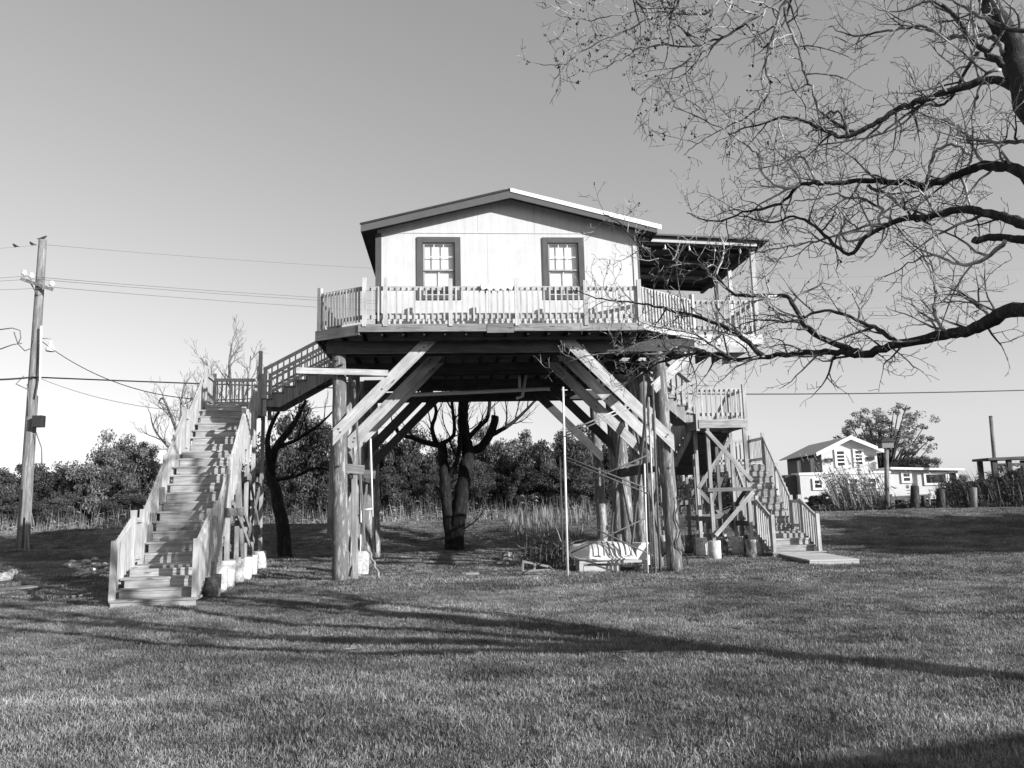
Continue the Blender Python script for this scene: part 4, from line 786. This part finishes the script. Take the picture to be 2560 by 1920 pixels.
# ------------------------------------------------------------------ bare trees behind
def bare_tree(name, label, base, stems, P, m='bark', group=None, r0=.2):
    th = thing(name, label, 'tree', base, 0, group)
    for i, (pts, a, b) in enumerate(stems):
        P3 = catmull([Vector(p) for p in pts], 5, a*.05); n = len(P3); rad = [a+(b-a)*(k/(n-1)) for k in range(n)]
        lb = B(); lb.tube(P3, rad, 10 if a > .08 else 6); o = link('trunk' if a > .165 else 'limb', lb, M[m], th)
        tw = B(); spawn(tw, P3, rad, 1, P, .35 if a > .1 else .15); stuff(link('twigs', tw, M[m], o))
def rel(base, *pp): return [at(*p)-base for p in pp]
vb = at(1135, 1372, 28.3); vb.z = ground_z(vb.x, vb.y)-.05; y0 = 28.3
PV = {'jit': .12, 'up': .06, 'rmin': .007, 'levels': 2, 'side_up': .5, 'r': {1: .035, 2: .014}, 1: (.42, .9, 2.6, 55), 2: (.24, .3, 1.0, 45)}
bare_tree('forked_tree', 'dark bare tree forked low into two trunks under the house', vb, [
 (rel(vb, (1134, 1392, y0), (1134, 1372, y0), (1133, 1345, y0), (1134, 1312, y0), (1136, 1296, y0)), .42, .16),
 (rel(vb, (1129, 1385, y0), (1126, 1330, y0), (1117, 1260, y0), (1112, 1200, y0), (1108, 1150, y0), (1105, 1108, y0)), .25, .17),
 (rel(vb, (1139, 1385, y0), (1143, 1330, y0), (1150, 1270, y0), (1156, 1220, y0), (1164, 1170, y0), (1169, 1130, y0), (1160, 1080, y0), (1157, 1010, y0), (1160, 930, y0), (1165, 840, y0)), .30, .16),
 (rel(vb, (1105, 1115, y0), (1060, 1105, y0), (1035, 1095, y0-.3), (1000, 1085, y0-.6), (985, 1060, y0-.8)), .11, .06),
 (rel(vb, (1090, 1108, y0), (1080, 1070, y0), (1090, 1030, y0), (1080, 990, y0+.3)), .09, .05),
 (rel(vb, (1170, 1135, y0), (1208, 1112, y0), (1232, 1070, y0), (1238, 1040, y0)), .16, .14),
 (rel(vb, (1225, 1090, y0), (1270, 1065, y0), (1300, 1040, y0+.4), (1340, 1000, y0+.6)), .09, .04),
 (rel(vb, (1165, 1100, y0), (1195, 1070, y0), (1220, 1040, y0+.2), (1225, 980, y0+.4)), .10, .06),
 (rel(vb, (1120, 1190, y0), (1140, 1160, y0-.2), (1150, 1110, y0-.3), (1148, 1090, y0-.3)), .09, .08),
 (rel(vb, (1100, 1110, y0), (1135, 1085, y0-.3), (1130, 1010, y0-.4), (1128, 960, y0-.4)), .08, .05)], PV, 'shadebark')
lb_ = at(712, 1390, 26.5); lb_.z = ground_z(lb_.x, lb_.y); y0 = 26.5
PL = dict(PV); PL = {**PV, 1: (.40, .7, 1.8, 55), 2: (.22, .3, .8, 45), 'levels': 3, 3: (.2, .15, .4, 45), 'r': {1: .03, 2: .012, 3: .008}}
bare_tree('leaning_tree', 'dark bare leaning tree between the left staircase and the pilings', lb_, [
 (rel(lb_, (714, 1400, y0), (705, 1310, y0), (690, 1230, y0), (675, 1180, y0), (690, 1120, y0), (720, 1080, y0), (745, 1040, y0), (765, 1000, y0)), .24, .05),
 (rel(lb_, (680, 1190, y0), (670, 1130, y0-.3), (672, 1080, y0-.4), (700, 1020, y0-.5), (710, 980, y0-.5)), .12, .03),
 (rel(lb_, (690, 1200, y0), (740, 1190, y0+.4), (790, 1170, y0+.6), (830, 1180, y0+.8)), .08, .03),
 (rel(lb_, (690, 1120, y0), (740, 1100, y0+.4), (800, 1060, y0+.6), (830, 1030, y0+.6)), .08, .03)], PL, 'shadebark')
PT_ = {'jit': .13, 'up': .05, 'rmin': .009, 'levels': 3, 'side_up': .5, 'r': {1: .04, 2: .019, 3: .011}, 1: (.45, 1.0, 2.3, 45), 2: (.25, .5, 1.2, 45), 3: (.2, .2, .6, 45)}
for (px, top, Y, lab, sc) in ((572, 850, 42, 'bare grey tree rising behind the top of the left staircase', 1), (450, 960, 46, 'smaller bare grey tree left of the upper left flight', 1)):
    b0 = at(px, 1320, Y); b0.z = -.2
    bare_tree('winter_tree', lab, b0, [(rel(b0, (px+5, 1330, Y), (px, 1150, Y), (px+6, 1010, Y), (px+2, top+60, Y), (px+10, top, Y)), .17, .03), (rel(b0, (px, 1100, Y), (px-40, 1000, Y+.5), (px-55, top+50, Y+.5)), .09, .03), (rel(b0, (px+2, 1080, Y), (px+45, 980, Y-.5), (px+55, top+40, Y-.5)), .09, .03), (rel(b0, (px, 1150, Y), (px-60, 1080, Y+1), (px-75, 1030, Y+1)), .08, .02)], PT_, 'farbark', 'bare trees behind the staircase')

# ------------------------------------------------------------------ leafy trees across the water
def crown_mesh(seed, rx, ry, rz, nclump, per, size, clump=.32, flat=.0):
    R = np.random.default_rng(seed); V_ = []; Fc = []
    cs = R.normal(size=(nclump, 3)); cs /= np.linalg.norm(cs, axis=1)[:, None]; cs *= (R.random((nclump, 1))**.38); cs[:, 2] = np.where(cs[:, 2] < -.55, cs[:, 2]*.6, cs[:, 2])
    cs *= np.array([rx, ry, rz])*R.uniform(.68, 1.25, (nclump, 1)); mean = (rx+ry+rz)/3
    n = nclump*per; idx = np.repeat(np.arange(nclump), per); cr = R.uniform(.6, 1.3, nclump)[idx]
    off = R.normal(size=(n, 3)); off /= np.linalg.norm(off, axis=1)[:, None]; off *= (R.random((n, 1))**.5)*clump*mean*cr[:, None]; off[:, 2] *= .75
    c = cs[idx]+off; a = R.normal(size=(n, 3)); a /= np.linalg.norm(a, axis=1)[:, None]; b = np.cross(a, R.normal(size=(n, 3))); b /= np.linalg.norm(b, axis=1)[:, None]
    s = (size*R.uniform(.5, 1.5, n))[:, None]
    v = np.stack([c-a*s, c+b*s*.8, c+a*s], 1).reshape(-1, 3); me = bpy.data.meshes.new('crown')
    me.vertices.add(3*n); me.vertices.foreach_set('co', v.ravel().astype(np.float32)); me.loops.add(3*n); me.loops.foreach_set('vertex_index', np.arange(3*n, dtype=np.int32)); me.polygons.add(n); me.polygons.foreach_set('loop_start', np.arange(0, 3*n, 3, dtype=np.int32)); me.update(calc_edges=True); me.validate()
    return me, cs
CR = []; CRM = {}
for k in range(6):
    me, cs = crown_mesh(40+k, 1, 1, .8, 150, 300, .030, .22); CR.append((me, cs))
def wood_mesh(cs, seed):
    R = random.Random(seed); b = B(); b.tube([(0, 0, -1.5), (.03, 0, -.9), (-.02, .03, -.4)], [.075, .06, .05], 7)
    for c in R.sample(list(cs), 12):
        c = Vector(c); s0 = Vector((0, 0, R.uniform(-.9, -.3))); mid = s0.lerp(c, .5)+Vector((R.gauss(0, .1), R.gauss(0, .1), R.gauss(.05, .1))); b.tube([s0, mid, c*.98], [.035, .022, .008], 5)
    return b.mesh('trunk')
WM = [wood_mesh(cs, 9+k) for k, (me, cs) in enumerate(CR)]
for w_ in WM: w_.materials.append(M['farbark'])
def leafy(label, px, ytop, ybot, Y, wpx, k, m='leaf', group='trees across the water', name='evergreen_tree', cname='crown'):
    top = at(px, ytop, Y); bot = at(px, ybot, Y); base = Vector((bot.x, Y, -.4)); rz = (top.z-bot.z)/2/.92; rx = wpx/2*Y/F
    th = thing(name, label, 'tree', base, 0, group)
    me = CRM.get((k % 6, m))
    if me is None: me = CR[k % 6][0].copy(); me.materials.append(M[m]); CRM[(k % 6, m)] = me
    o = link(cname, me, None, th); sc = Vector((rx, rx*.9, rz/.8)); o.scale = sc; o.location = (0, 0, (top.z+bot.z)/2-base.z); o.rotation_euler = (0, 0, k*1.3)
    t = bpy.data.objects.new('trunk', WM[k % 6]); COL.objects.link(t); t.parent = th; t.scale = (rx, rx, rz/.8); t.location = o.location; t.rotation_euler = o.rotation_euler
    return th
TL = [ # label, px, ytop, ybot, Y, width, variant, mat
 ('low dark evergreen at the left edge behind the utility pole', 10, 1175, 1330, 47, 190, 0, 'leaf'),
 ('dark rounded evergreen just right of the utility pole', 125, 1165, 1330, 48, 170, 1, 'leaf'),
 ('smaller dark bush between the pole evergreen and the tall pale tree', 195, 1190, 1335, 46, 110, 2, 'leaf'),
 ('tallest pale leafy tree between the utility pole and the left staircase', 290, 1112, 1325, 46, 200, 3, 'leafpale'),
 ('pale leafy tree half hidden behind the left staircase', 370, 1150, 1330, 48, 160, 4, 'leafpale'),
 ('dark tree behind the leaning tree left of the pilings', 770, 1060, 1320, 46, 230, 5, 'leaf'),
 ('bushy tree seen between staircase posts and left pilings', 660, 1130, 1320, 50, 190, 0, 'leafpale'),
 ('dark tree behind the left pilings and brace', 880, 1100, 1310, 50, 200, 1, 'leaf'),
 ('broad dark tree left of the forked tree under the house', 1000, 1088, 1305, 49, 200, 2, 'leaf'),
 ('tree right behind the forked trunks', 1115, 1120, 1300, 52, 170, 3, 'leafpale'),
 ('sunlit pale-topped tree right of the forked tree', 1225, 1100, 1298, 50, 200, 4, 'leafpale'),
 ('dark tree between the forked tree and thin white pole', 1330, 1115, 1295, 50, 180, 5, 'leaf'),
 ('tall dark tree behind the thin white pole', 1430, 1080, 1292, 46, 190, 0, 'leaf'),
 ('dark tree behind the right pilings', 1540, 1110, 1290, 48, 190, 1, 'leaf'),
 ('low tree between right pilings and right staircase', 1670, 1165, 1285, 50, 150, 2, 'leaf'),
 ('low bush behind the right staircase landing', 1790, 1175, 1285, 50, 170, 3, 'leaf')]
for a in TL: leafy(*a)
for i, (px, yt, Y, wd) in enumerate(((30, 1235, 44, 150), (160, 1240, 44, 150), (330, 1235, 44, 160), (560, 1210, 45, 170), (690, 1200, 45, 170), (840, 1190, 46, 170), (960, 1180, 46, 170), (1080, 1185, 46, 170), (1200, 1180, 46, 170), (1320, 1185, 45, 160), (1450, 1180, 44, 160), (1580, 1190, 46, 150), (1700, 1205, 46, 150))):
    leafy(['dark low thicket under the trees at the left edge', 'low thicket right of the utility pole', 'low thicket behind the left stair foot', 'low thicket left of the leaning tree', 'low thicket behind the leaning tree', 'low thicket left of the left pilings', 'low thicket between left pilings and forked tree', 'low thicket just left of the forked trunks', 'low thicket just right of the forked trunks', 'low thicket left of the thin white pole', 'low thicket right of the thin white pole', 'low thicket behind the right pilings', 'low thicket right of the right pilings'][i], px, yt, 1322-px*.022, Y, wd, i+2, 'leaf', 'thickets across the water', 'thicket')
# big tree behind the far house
tb = at(2205, 1200, 66); tb.z = 0
th = thing('oak_tree', 'wide open-crowned oak standing behind the far white house', 'tree', tb)
me, cs = crown_mesh(77, 1, 1, .7, 150, 60, .032, .13); me.materials.append(M['leaflight']); o = link('crown', me, None, th); c0 = at(2215, 1090, 66)-tb; o.location = c0; o.scale = (4.1, 3.6, 3.6)
bb = B(); bb.tube([(0, 0, 0), (.1, 0, 1.5), (.3, 0, 3.0)], [.4, .32, .25], 8)
for c in cs[::3]: c = Vector((c[0]*4.1, c[1]*3.6, c[2]*3.6))+c0; s0 = Vector((.25, 0, random.uniform(1.5, 3.2))); bb.tube([s0, s0.lerp(c, .5)+Vector((0, 0, random.gauss(0, .4))), c], [.14, .08, .03], 5)
link('trunk', bb, M['bark'], th)
leafy('low dark bush at the foot of the big oak', 2290, 1140, 1215, 62, 110, 4, 'leaf', 'bushes behind the far house')
# shade tree and neighbouring house out of the picture on the right, where the photograph's shadows come from
def shade_tree(label, loc, r, h):
    th = thing('evergreen_tree', label, 'tree', loc, 0); me, cs = crown_mesh(5, 1, 1, .75, 90, 260, .10, .32); me.materials.append(M['leaf']); o = link('crown', me, None, th); o.scale = (r, r, r*.9); o.location = (0, 0, h-r*.75)
    link('trunk', B().tube([(0, 0, -.1), (.1, 0, 1.2), (0, .1, h-r*1.1)], [.4, .32, .25], 8), M['bark'], th)
shade_tree('dense evergreen whose shade falls across the right lawn', (23.2, 20.4, 0), 3.5, 5.2)
shade_tree('third dense evergreen close to the right lawn edge', (21.0, 17.6, 0), 2.6, 4.4)
shade_tree('second dense evergreen farther along the right lawn', (28.5, 20.0, 0), 3.8, 5.2)

# ------------------------------------------------------------------ reeds and rough growth
def reeds(name, pts, hmin, hmax, m, plume=0.0, lean=(0, 0), wid=.03, leaves=2):
    V_ = []; Fq = []; b = B(); pl = B()
    for (x, y, z) in pts:
        h = random.uniform(hmin, hmax); a = random.uniform(0, pi); dx, dy = cos(a)*wid*.5, sin(a)*wid*.5
        lx = lean[0]*h+random.gauss(0, .10)*h; ly = lean[1]*h+random.gauss(0, .10)*h; i = len(b.v)
        b.v += [Vector((x-dx, y-dy, z)), Vector((x+dx, y+dy, z)), Vector((x+dx*.7+lx*.4, y+dy*.7+ly*.4, z+h*.6)), Vector((x-dx*.7+lx*.4, y-dy*.7+ly*.4, z+h*.6)), Vector((x+lx, y+ly, z+h*.97))]
        b.f.append((i, i+1, i+2, i+3)); b.f.append((i+3, i+2, i+4)); b.sm += [False, False]
        for q in range(leaves):
            t = random.uniform(.3, .8); i = len(b.v); s = random.choice((-1, 1))*random.uniform(.12, .3); p = Vector((x+lx*t*.8, y+ly*t*.8, z+h*t)); b.v += [p, p+Vector((s*.5, random.gauss(0, .1), .10)), p+Vector((s, random.gauss(0, .15), random.uniform(-.05, .12))), p+Vector((s*.45, 0, .06))]; b.f.append((i, i+1, i+2, i+3)); b.sm.append(False)
        if random.random() < plume:
            for q in range(7):
                t = q/7; p = Vector((x+lx*(1+.12*t), y+ly, z+h*(.95+.14*t))); s = .10*(1-.6*t); i = len(pl.v); ax_ = Vector((random.gauss(lean[0]*.6, .5), random.gauss(0, .5), random.gauss(.3, .3)))*s; pl.v += [p-ax_, p+Vector((0, s*.3, .03)), p+ax_, p+Vector((0, -s*.3, -.03))]; pl.f.append((i, i+1, i+2, i+3)); pl.sm.append(False)
    b.uv = []; o = stuff(link(name, b, M[m]))
    if pl.f: pl.uv = []; stuff(link('plumes', pl, M['plume'], o))
    return o
def band(n, px0, px1, Y0, Y1):
    out = []
    for _ in range(n):
        Y = random.uniform(Y0, Y1); p = at(random.uniform(px0, px1), 1262, Y); out.append((p.x, Y, ground_z(p.x, Y) if Y < 39 else -.5))
    return out
reeds('marsh_reeds', band(5200, -60, 1760, 36.5, 41), .9, 2.1, 'reed', wid=.035)
reeds('marsh_reeds', band(2500, -60, 1760, 42, 45), 1.4, 2.9, 'reeddark', wid=.05)
reeds('undergrowth', band(600, 1270, 1470, 29.0, 33.5), .2, .8, 'reed', wid=.03, leaves=0)
c_ = []
for _ in range(230): p = at(random.gauss(1375, 35), 1300, random.uniform(19.5, 23)); c_.append((p.x, p.y, ground_z(p.x, p.y)))
reeds('undergrowth', c_, .25, .8, 'reeddark', wid=.025, leaves=1)
reeds('plumed_reeds', band(330, 2090, 2235, 35.2, 37.5), 1.1, 2.9, 'reed', .35, (-.36, 0), .04)
reeds('plumed_reeds', band(150, 2040, 2320, 35.2, 37.5), .5, 1.7, 'reed', .1, (-.3, 0), .035)
reeds('undergrowth', band(1500, 1980, 2640, 34.9, 37.5), .15, .5, 'reeddark', 0, (-.1, 0), .05)
reeds('marsh_reeds', band(1300, 2360, 2640, 35.5, 39), .6, 2.3, 'reeddark', .06, (-.25, 0), .05)

# ------------------------------------------------------------------ far white house on the right
def far_house():
    Y = 50.0; base = at(2100, 1262, Y); base.z = 0.2; th = thing('far_house', 'two-storey white stilted house with gable roof beyond the reeds', 'house', base, radians(-2))
    def r(zx, zy, dy=0): q = at(1900+.2984*zx, 980+.2984*zy, Y+dy)-base; return q
    def X(zx): return r(zx, 700).x
    def Z(zy): return r(770, zy).z
    D = 7.0
    # upper gable block
    xl, xr, zb, ze, zr, xm = X(530), X(990), Z(700), Z(492), Z(385), X(765)
    link('wall', B().ext([(xl, 0, zb-1.0), (xr, 0, zb-1.0), (xr, 0, ze), (xm, 0, zr), (xl, 0, ze)], (0, D, 0)), M['farwall'], th)
    ov = .45; z_sl = (zr-ze)/(xm-xl)
    for s, xe in ((-1, xl-ov), (1, xr+ov)):
        zE = zr+.1-z_sl*abs(xe-xm); link('roof', B().ext([(xm, -.4, zr+.1), (xe, -.4, zE), (xe, -.4, zE-.08), (xm, -.4, zr+.02)][::s], (0, D+.8, 0)), M['shingle'], th)
        link('rake_board', B().ext([(xm, -.44, zr+.13), (xe, -.44, zE+.03), (xe, -.44, zE-.2), (xm, -.44, zr-.12)][::s], (0, .035, 0)), M['white'], th)
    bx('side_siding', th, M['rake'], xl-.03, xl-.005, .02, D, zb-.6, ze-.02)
    def win(zx0, zx1, zy0, zy1, y=-.05, rows=4, name='window'):
        x0, x1, z0, z1 = X(zx0), X(zx1), Z(zy1), Z(zy0); f = B(); t = .13
        f.box(x0-t, x0, y-.03, y+.03, z0-t, z1+t); f.box(x1, x1+t, y-.03, y+.03, z0-t, z1+t); f.box(x0, x1, y-.03, y+.03, z1, z1+t); f.box(x0, x1, y-.03, y+.03, z0-t, z0)
        for k in range(1, rows): zz = z0+(z1-z0)*k/rows; f.box(x0, x1, y-.028, y+.0, zz-.035, zz+.035)
        w = link(name, f, M['white'], th); bx('pane', w, M['darkglass'], x0, x1, y+.005, y+.02, z0, z1)
    win(655, 715, 495, 615); win(808, 862, 495, 610)
    for k, (a, b) in enumerate(((1.2, 1.9), (3.9, 4.6))):
        f = B(); f.box(xl-.09, xl-.032, a, b, zb+.1, ze-.35); w = link('window', f, M['white'], th); bx('pane', w, M['darkglass'], xl-.11, xl-.092, a+.1, b-.1, zb+.2, ze-.45)
    for zx, zy in ((588, 568), (935, 562)): bx('wall_lamp', th, M['black'], X(zx)-.25, X(zx)+.2, -.15, -.005, Z(zy)-.1, Z(zy)+.12)
    # lower storey, left box and right wing
    zf = Z(912)
    bx('wall', th, M['farwall'], X(272), X(1000), -1.5, -.01, zf, Z(695)); bx('roof', th, M['white'], X(265), X(1002), -1.55, 0.0, Z(693), Z(672))
    bx('wall', th, M['farwall'], X(1003), X(1545), -1.3, 4, zf, Z(668)); link('roof', B().ext([(X(995), -1.7, Z(645)), (X(1585), -1.7, Z(672)), (X(1585), -1.7, Z(688)), (X(995), -1.7, Z(664))], (0, 6, 0)), M['white'], th)
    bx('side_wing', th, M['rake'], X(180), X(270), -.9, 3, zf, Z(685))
    win(385, 440, 738, 798, -1.55, 2); win(668, 725, 735, 800, -1.55, 2); win(812, 872, 735, 800, -1.55, 2); win(1110, 1160, 700, 760, -1.35, 2); win(1290, 1448, 712, 782, -1.35, 1, 'screen'); win(1475, 1530, 705, 775, -1.35, 1, 'screen'); win(1475, 1530, 785, 835, -1.35, 1, 'screen')
    for zx in (300, 430, 560, 680, 780, 900, 1010, 1120, 1250, 1400, 1530): bx('stilt', th, M['white'], X(zx)-.12, X(zx)+.12, -1.3, -1.1, -.8, zf-.004)
    bx('under_floor_shade', th, M['dark'], X(275), X(1540), -.6, 3.5, zf-.9, zf-.01)  # dark block stands for the shaded gap beneath the floor
far_house()
def pixpost(name, label, cat, px0, y0, px1, y1, Y, r, m, group=None, square=False):
    a = at(px0, y0, Y); b = at(px1, y1, Y); base = a.copy(); o = link(name, B().tube([Vector((0, 0, -.1)), (b-a)*.5, b-a], [r, r*.97, r*.9], 4 if square else 9, True, not square), M[m], None, base); return tag(o, label, cat, group)
zq = lambda a, b: (1900+.2984*a, 980+.2984*b)
bh = at(*zq(1062, 1010), 35.6); TH = thing('bird_house', 'dark bird house on a tall grey post before the far house', 'bird house', bh)
link('post', B().tube([(0, 0, -.3), at(*zq(1058, 480), 35.6)-bh], [.12, .09], 9), M['greywood'], TH); tp_ = at(*zq(1055, 470), 35.6)-bh
bx('box', TH, M['greywood'], tp_.x-.26, tp_.x+.26, -.22, .22, tp_.z, tp_.z+.27); link('roof', B().ext([(tp_.x-.34, -.3, tp_.z+.272), (tp_.x+.34, -.3, tp_.z+.272), (tp_.x+.2, -.3, tp_.z+.42), (tp_.x-.2, -.3, tp_.z+.42)], (0, .6, 0)), M['beam'], TH)
for a, b, c, d, r, m, lab in ((1295, 1010, 1297, 785, .19, 'bark', 'thick dark post left of the far porch screen'), (1515, 1000, 1512, 812, .19, 'bark', 'thick dark post in front of the far porch end'), (1790, 1000, 1790, 800, .14, 'greywood', 'pale wooden post among the dry weeds right of the far house'), (1370, 935, 1370, 870, .1, 'bark', 'short dark stump between the two thick posts')):
    pixpost('fence_post', lab, 'post', *zq(a, b), *zq(c, d), 34.6, r, m)
fn = thing('rail_fence', 'thin pale rail fence running behind the weeds at right', 'fence', at(*zq(1200, 960), 36.5))
fb = at(*zq(1200, 960), 36.5)
for zy, r in ((925, .03), (960, .03)): link('rail', B().tube([at(*zq(1180, zy), 36.5)-fb, at(*zq(2250, zy-10), 36.5)-fb], r, 6), M['white'], fn)
for zx in (1420, 1680, 1820, 1950, 2100): link('fence_post', B().tube([at(*zq(zx, 990), 36.4)-fb, at(*zq(zx, 850), 36.4)-fb], .05, 6), M['whitewood'], fn)
# open shed at the right edge
sb = at(*zq(2080, 800), 44); SH = thing('open_shed', 'dark flat-roofed open shed at the right edge behind weeds', 'shed', Vector((sb.x, sb.y, 0)))
def sr(zx, zy): q = at(*zq(zx, zy), 44)-Vector((sb.x, sb.y, 0)); return q
a_ = sr(1890, 575); b_ = sr(2420, 555)
link('roof', B().ext([(a_.x, -.3, a_.z), (b_.x, -.3, b_.z), (b_.x, -.3, b_.z+.16), (a_.x, -.3, a_.z+.14)], (0, 1.6, 0)), M['beam'], SH); bx('roof_beam', SH, M['beam'], sr(1945, 600).x, b_.x, -.05, .05, sr(1945, 625).z, sr(1945, 600).z)
for zx in (1958, 2085, 2330):
    for yy in (0, 1.3): bx('post', SH, M['beam'], sr(zx, 600).x-.12, sr(zx, 600).x+.12, yy-.1, yy+.1, -.3, a_.z+.02)
pixpost('antenna_pole', 'thin tilted bare pole rising behind the open shed', 'pole', *zq(1985, 800), *zq(1932, 200), 46, .11, 'pole')
for i, (px, yt, yb, wd, lab) in enumerate(((2400, 1195, 1280, 90, 'dark weedy bush right of the far house'), (2545, 1165, 1275, 120, 'dark shrub at the right edge under the open shed'), (2470, 1190, 1275, 70, 'small dark shrub left of the open shed'))): leafy(lab, px, yt, yb, 37.5, wd, i, 'leaf', 'shrubs near the open shed', 'shrub')
leafy('low dark shrub under the far house at its left corner', 2050, 1235, 1275, 36, 60, 2, 'leaf', 'shrubs near the far house', 'shrub')

# ------------------------------------------------------------------ lawn blades
def clump(name, n, rad, h0, h1, w, seed):
    R = random.Random(seed); b = B()
    for _ in range(n):
        a = R.uniform(0, 2*pi); r = rad*sqrt(R.random()); x, y = r*cos(a), r*sin(a); h = R.uniform(h0, h1); t = R.uniform(0, 2*pi); dx, dy = cos(t)*w/2, sin(t)*w/2; lx, ly = R.gauss(0, .6)*h, R.gauss(0, .6)*h; i = len(b.v)
        b.v += [Vector((x-dx, y-dy, -.01)), Vector((x+dx, y+dy, -.01)), Vector((x+dx*.8+lx*.4, y+dy*.8+ly*.4, h*.6)), Vector((x-dx*.8+lx*.4, y-dy*.8+ly*.4, h*.6)), Vector((x+lx, y+ly, h))]; b.f.append((i, i+1, i+2, i+3)); b.f.append((i+3, i+2, i+4)); b.sm += [False, False]
    me = b.mesh(name); me.materials.append(M['grass']); return bpy.data.objects.new(name, me)
near_pts, far_pts = [], []
def scatter(out, dens, Y0, Y1):
    A = .70*(Y1*Y1-Y0*Y0); n = int(A*dens)
    for _ in range(n):
        Y = sqrt(random.uniform(Y0*Y0, Y1*Y1)); x = random.uniform(-.72, .72)*Y
        if Y > 17.8 and Y < 27 and abs(x+.5) < 4.6 and random.random() < .6: continue       # trodden bare earth under the house
        if x < -7.2 and 15 < Y < 25 and random.random() < .55: continue
        out.append((x, Y, ground_z(x, Y)))
scatter(near_pts, 25, 3.8, 15); scatter(far_pts, 13, 15, 34)
def lawn(name, pts, clumps):
    me = bpy.data.meshes.new(name); me.from_pydata(pts, [], []); o = stuff(link(name, me, None))
    g = bpy.data.node_groups.new(name+'_nodes', 'GeometryNodeTree'); g.interface.new_socket('Geometry', in_out='INPUT', socket_type='NodeSocketGeometry'); g.interface.new_socket('Geometry', in_out='OUTPUT', socket_type='NodeSocketGeometry')
    gi = g.nodes.new('NodeGroupInput'); go = g.nodes.new('NodeGroupOutput'); jn = g.nodes.new('GeometryNodeJoinGeometry'); m2p = g.nodes.new('GeometryNodeMeshToPoints'); g.links.new(gi.outputs[0], m2p.inputs[0])
    for k, c in enumerate(clumps):
        ip = g.nodes.new('GeometryNodeInstanceOnPoints'); ob = g.nodes.new('GeometryNodeObjectInfo'); ob.inputs['Object'].default_value = c
        rv = g.nodes.new('FunctionNodeRandomValue'); rv.data_type = 'INT'; rv.inputs['Min'].default_value = 0; rv.inputs['Max'].default_value = len(clumps)-1; rv.inputs['Seed'].default_value = 3
        cp = g.nodes.new('FunctionNodeCompare'); cp.data_type = 'INT'; cp.operation = 'EQUAL'; g.links.new([s for s in rv.outputs if s.enabled][0], [s for s in cp.inputs if s.enabled][0]); [s for s in cp.inputs if s.enabled][1].default_value = k
        ro = g.nodes.new('FunctionNodeRandomValue'); ro.data_type = 'FLOAT_VECTOR'; ro.inputs['Min'].default_value = (-.1, -.1, 0); ro.inputs['Max'].default_value = (.1, .1, 6.28)
        scn = g.nodes.new('FunctionNodeRandomValue'); scn.data_type = 'FLOAT'; [s for s in scn.inputs if s.enabled][0].default_value = .65; [s for s in scn.inputs if s.enabled][1].default_value = 1.3; scn.inputs['Seed'].default_value = 8
        g.links.new(m2p.outputs[0], ip.inputs['Points']); g.links.new(ob.outputs['Geometry'], ip.inputs['Instance']); g.links.new(cp.outputs[0], ip.inputs['Selection']); g.links.new([s for s in ro.outputs if s.enabled][0], ip.inputs['Rotation']); g.links.new([s for s in scn.outputs if s.enabled][0], ip.inputs['Scale']); g.links.new(ip.outputs[0], jn.inputs[0])
    g.links.new(jn.outputs[0], go.inputs[0]); md = o.modifiers.new('scatter', 'NODES'); md.node_group = g; return o
lawn('lawn_grass', near_pts, [clump('grass_clump', 420, .27, .010, .038, .0055, k) for k in range(4)])
lawn('lawn_grass', far_pts, [clump('grass_clump_far', 240, .34, .012, .042, .010, 10+k) for k in range(4)])

def litter():
    b = B()
    for _ in range(900):
        Y = sqrt(random.uniform(16, 620)); x = random.uniform(-.68, .68)*Y; z = ground_z(x, Y)+random.uniform(.02, .04); s_ = random.uniform(.012, .032); a = random.uniform(0, 6.28); c, d = cos(a)*s_, sin(a)*s_; i = len(b.v)
        b.v += [Vector((x-c, Y-d, z)), Vector((x+d*.5, Y-c*.5, z+.004)), Vector((x+c, Y+d, z+random.uniform(0, .02))), Vector((x-d*.5, Y+c*.5, z+.008))]; b.f.append((i, i+1, i+2, i+3)); b.sm.append(False)
    stuff(link('fallen_leaves', b, M['reed']))
    w = []
    for _ in range(46):
        Y = sqrt(random.uniform(25, 560)); x = random.uniform(-.66, .66)*Y
        for q in range(random.randint(6, 16)): xx, yy = x+random.gauss(0, .05), Y+random.gauss(0, .05); w.append((xx, yy, ground_z(xx, yy)))
    reeds('lawn_weeds', w, .06, .15, 'reed', wid=.010, leaves=0)
    st = B()
    for _ in range(70):
        Y = sqrt(random.uniform(60, 620)); x = random.uniform(-.66, .66)*Y; a = random.uniform(0, 6.28); L = random.uniform(.1, .45); z = ground_z(x, Y)+.03; st.tube([(x, Y, z), (x+cos(a)*L*.5, Y+sin(a)*L*.5, z+.012), (x+cos(a+.3)*L, Y+sin(a+.3)*L, z)], .006, 4)
    stuff(link('fallen_twigs', st, M['farbark']))
litter()
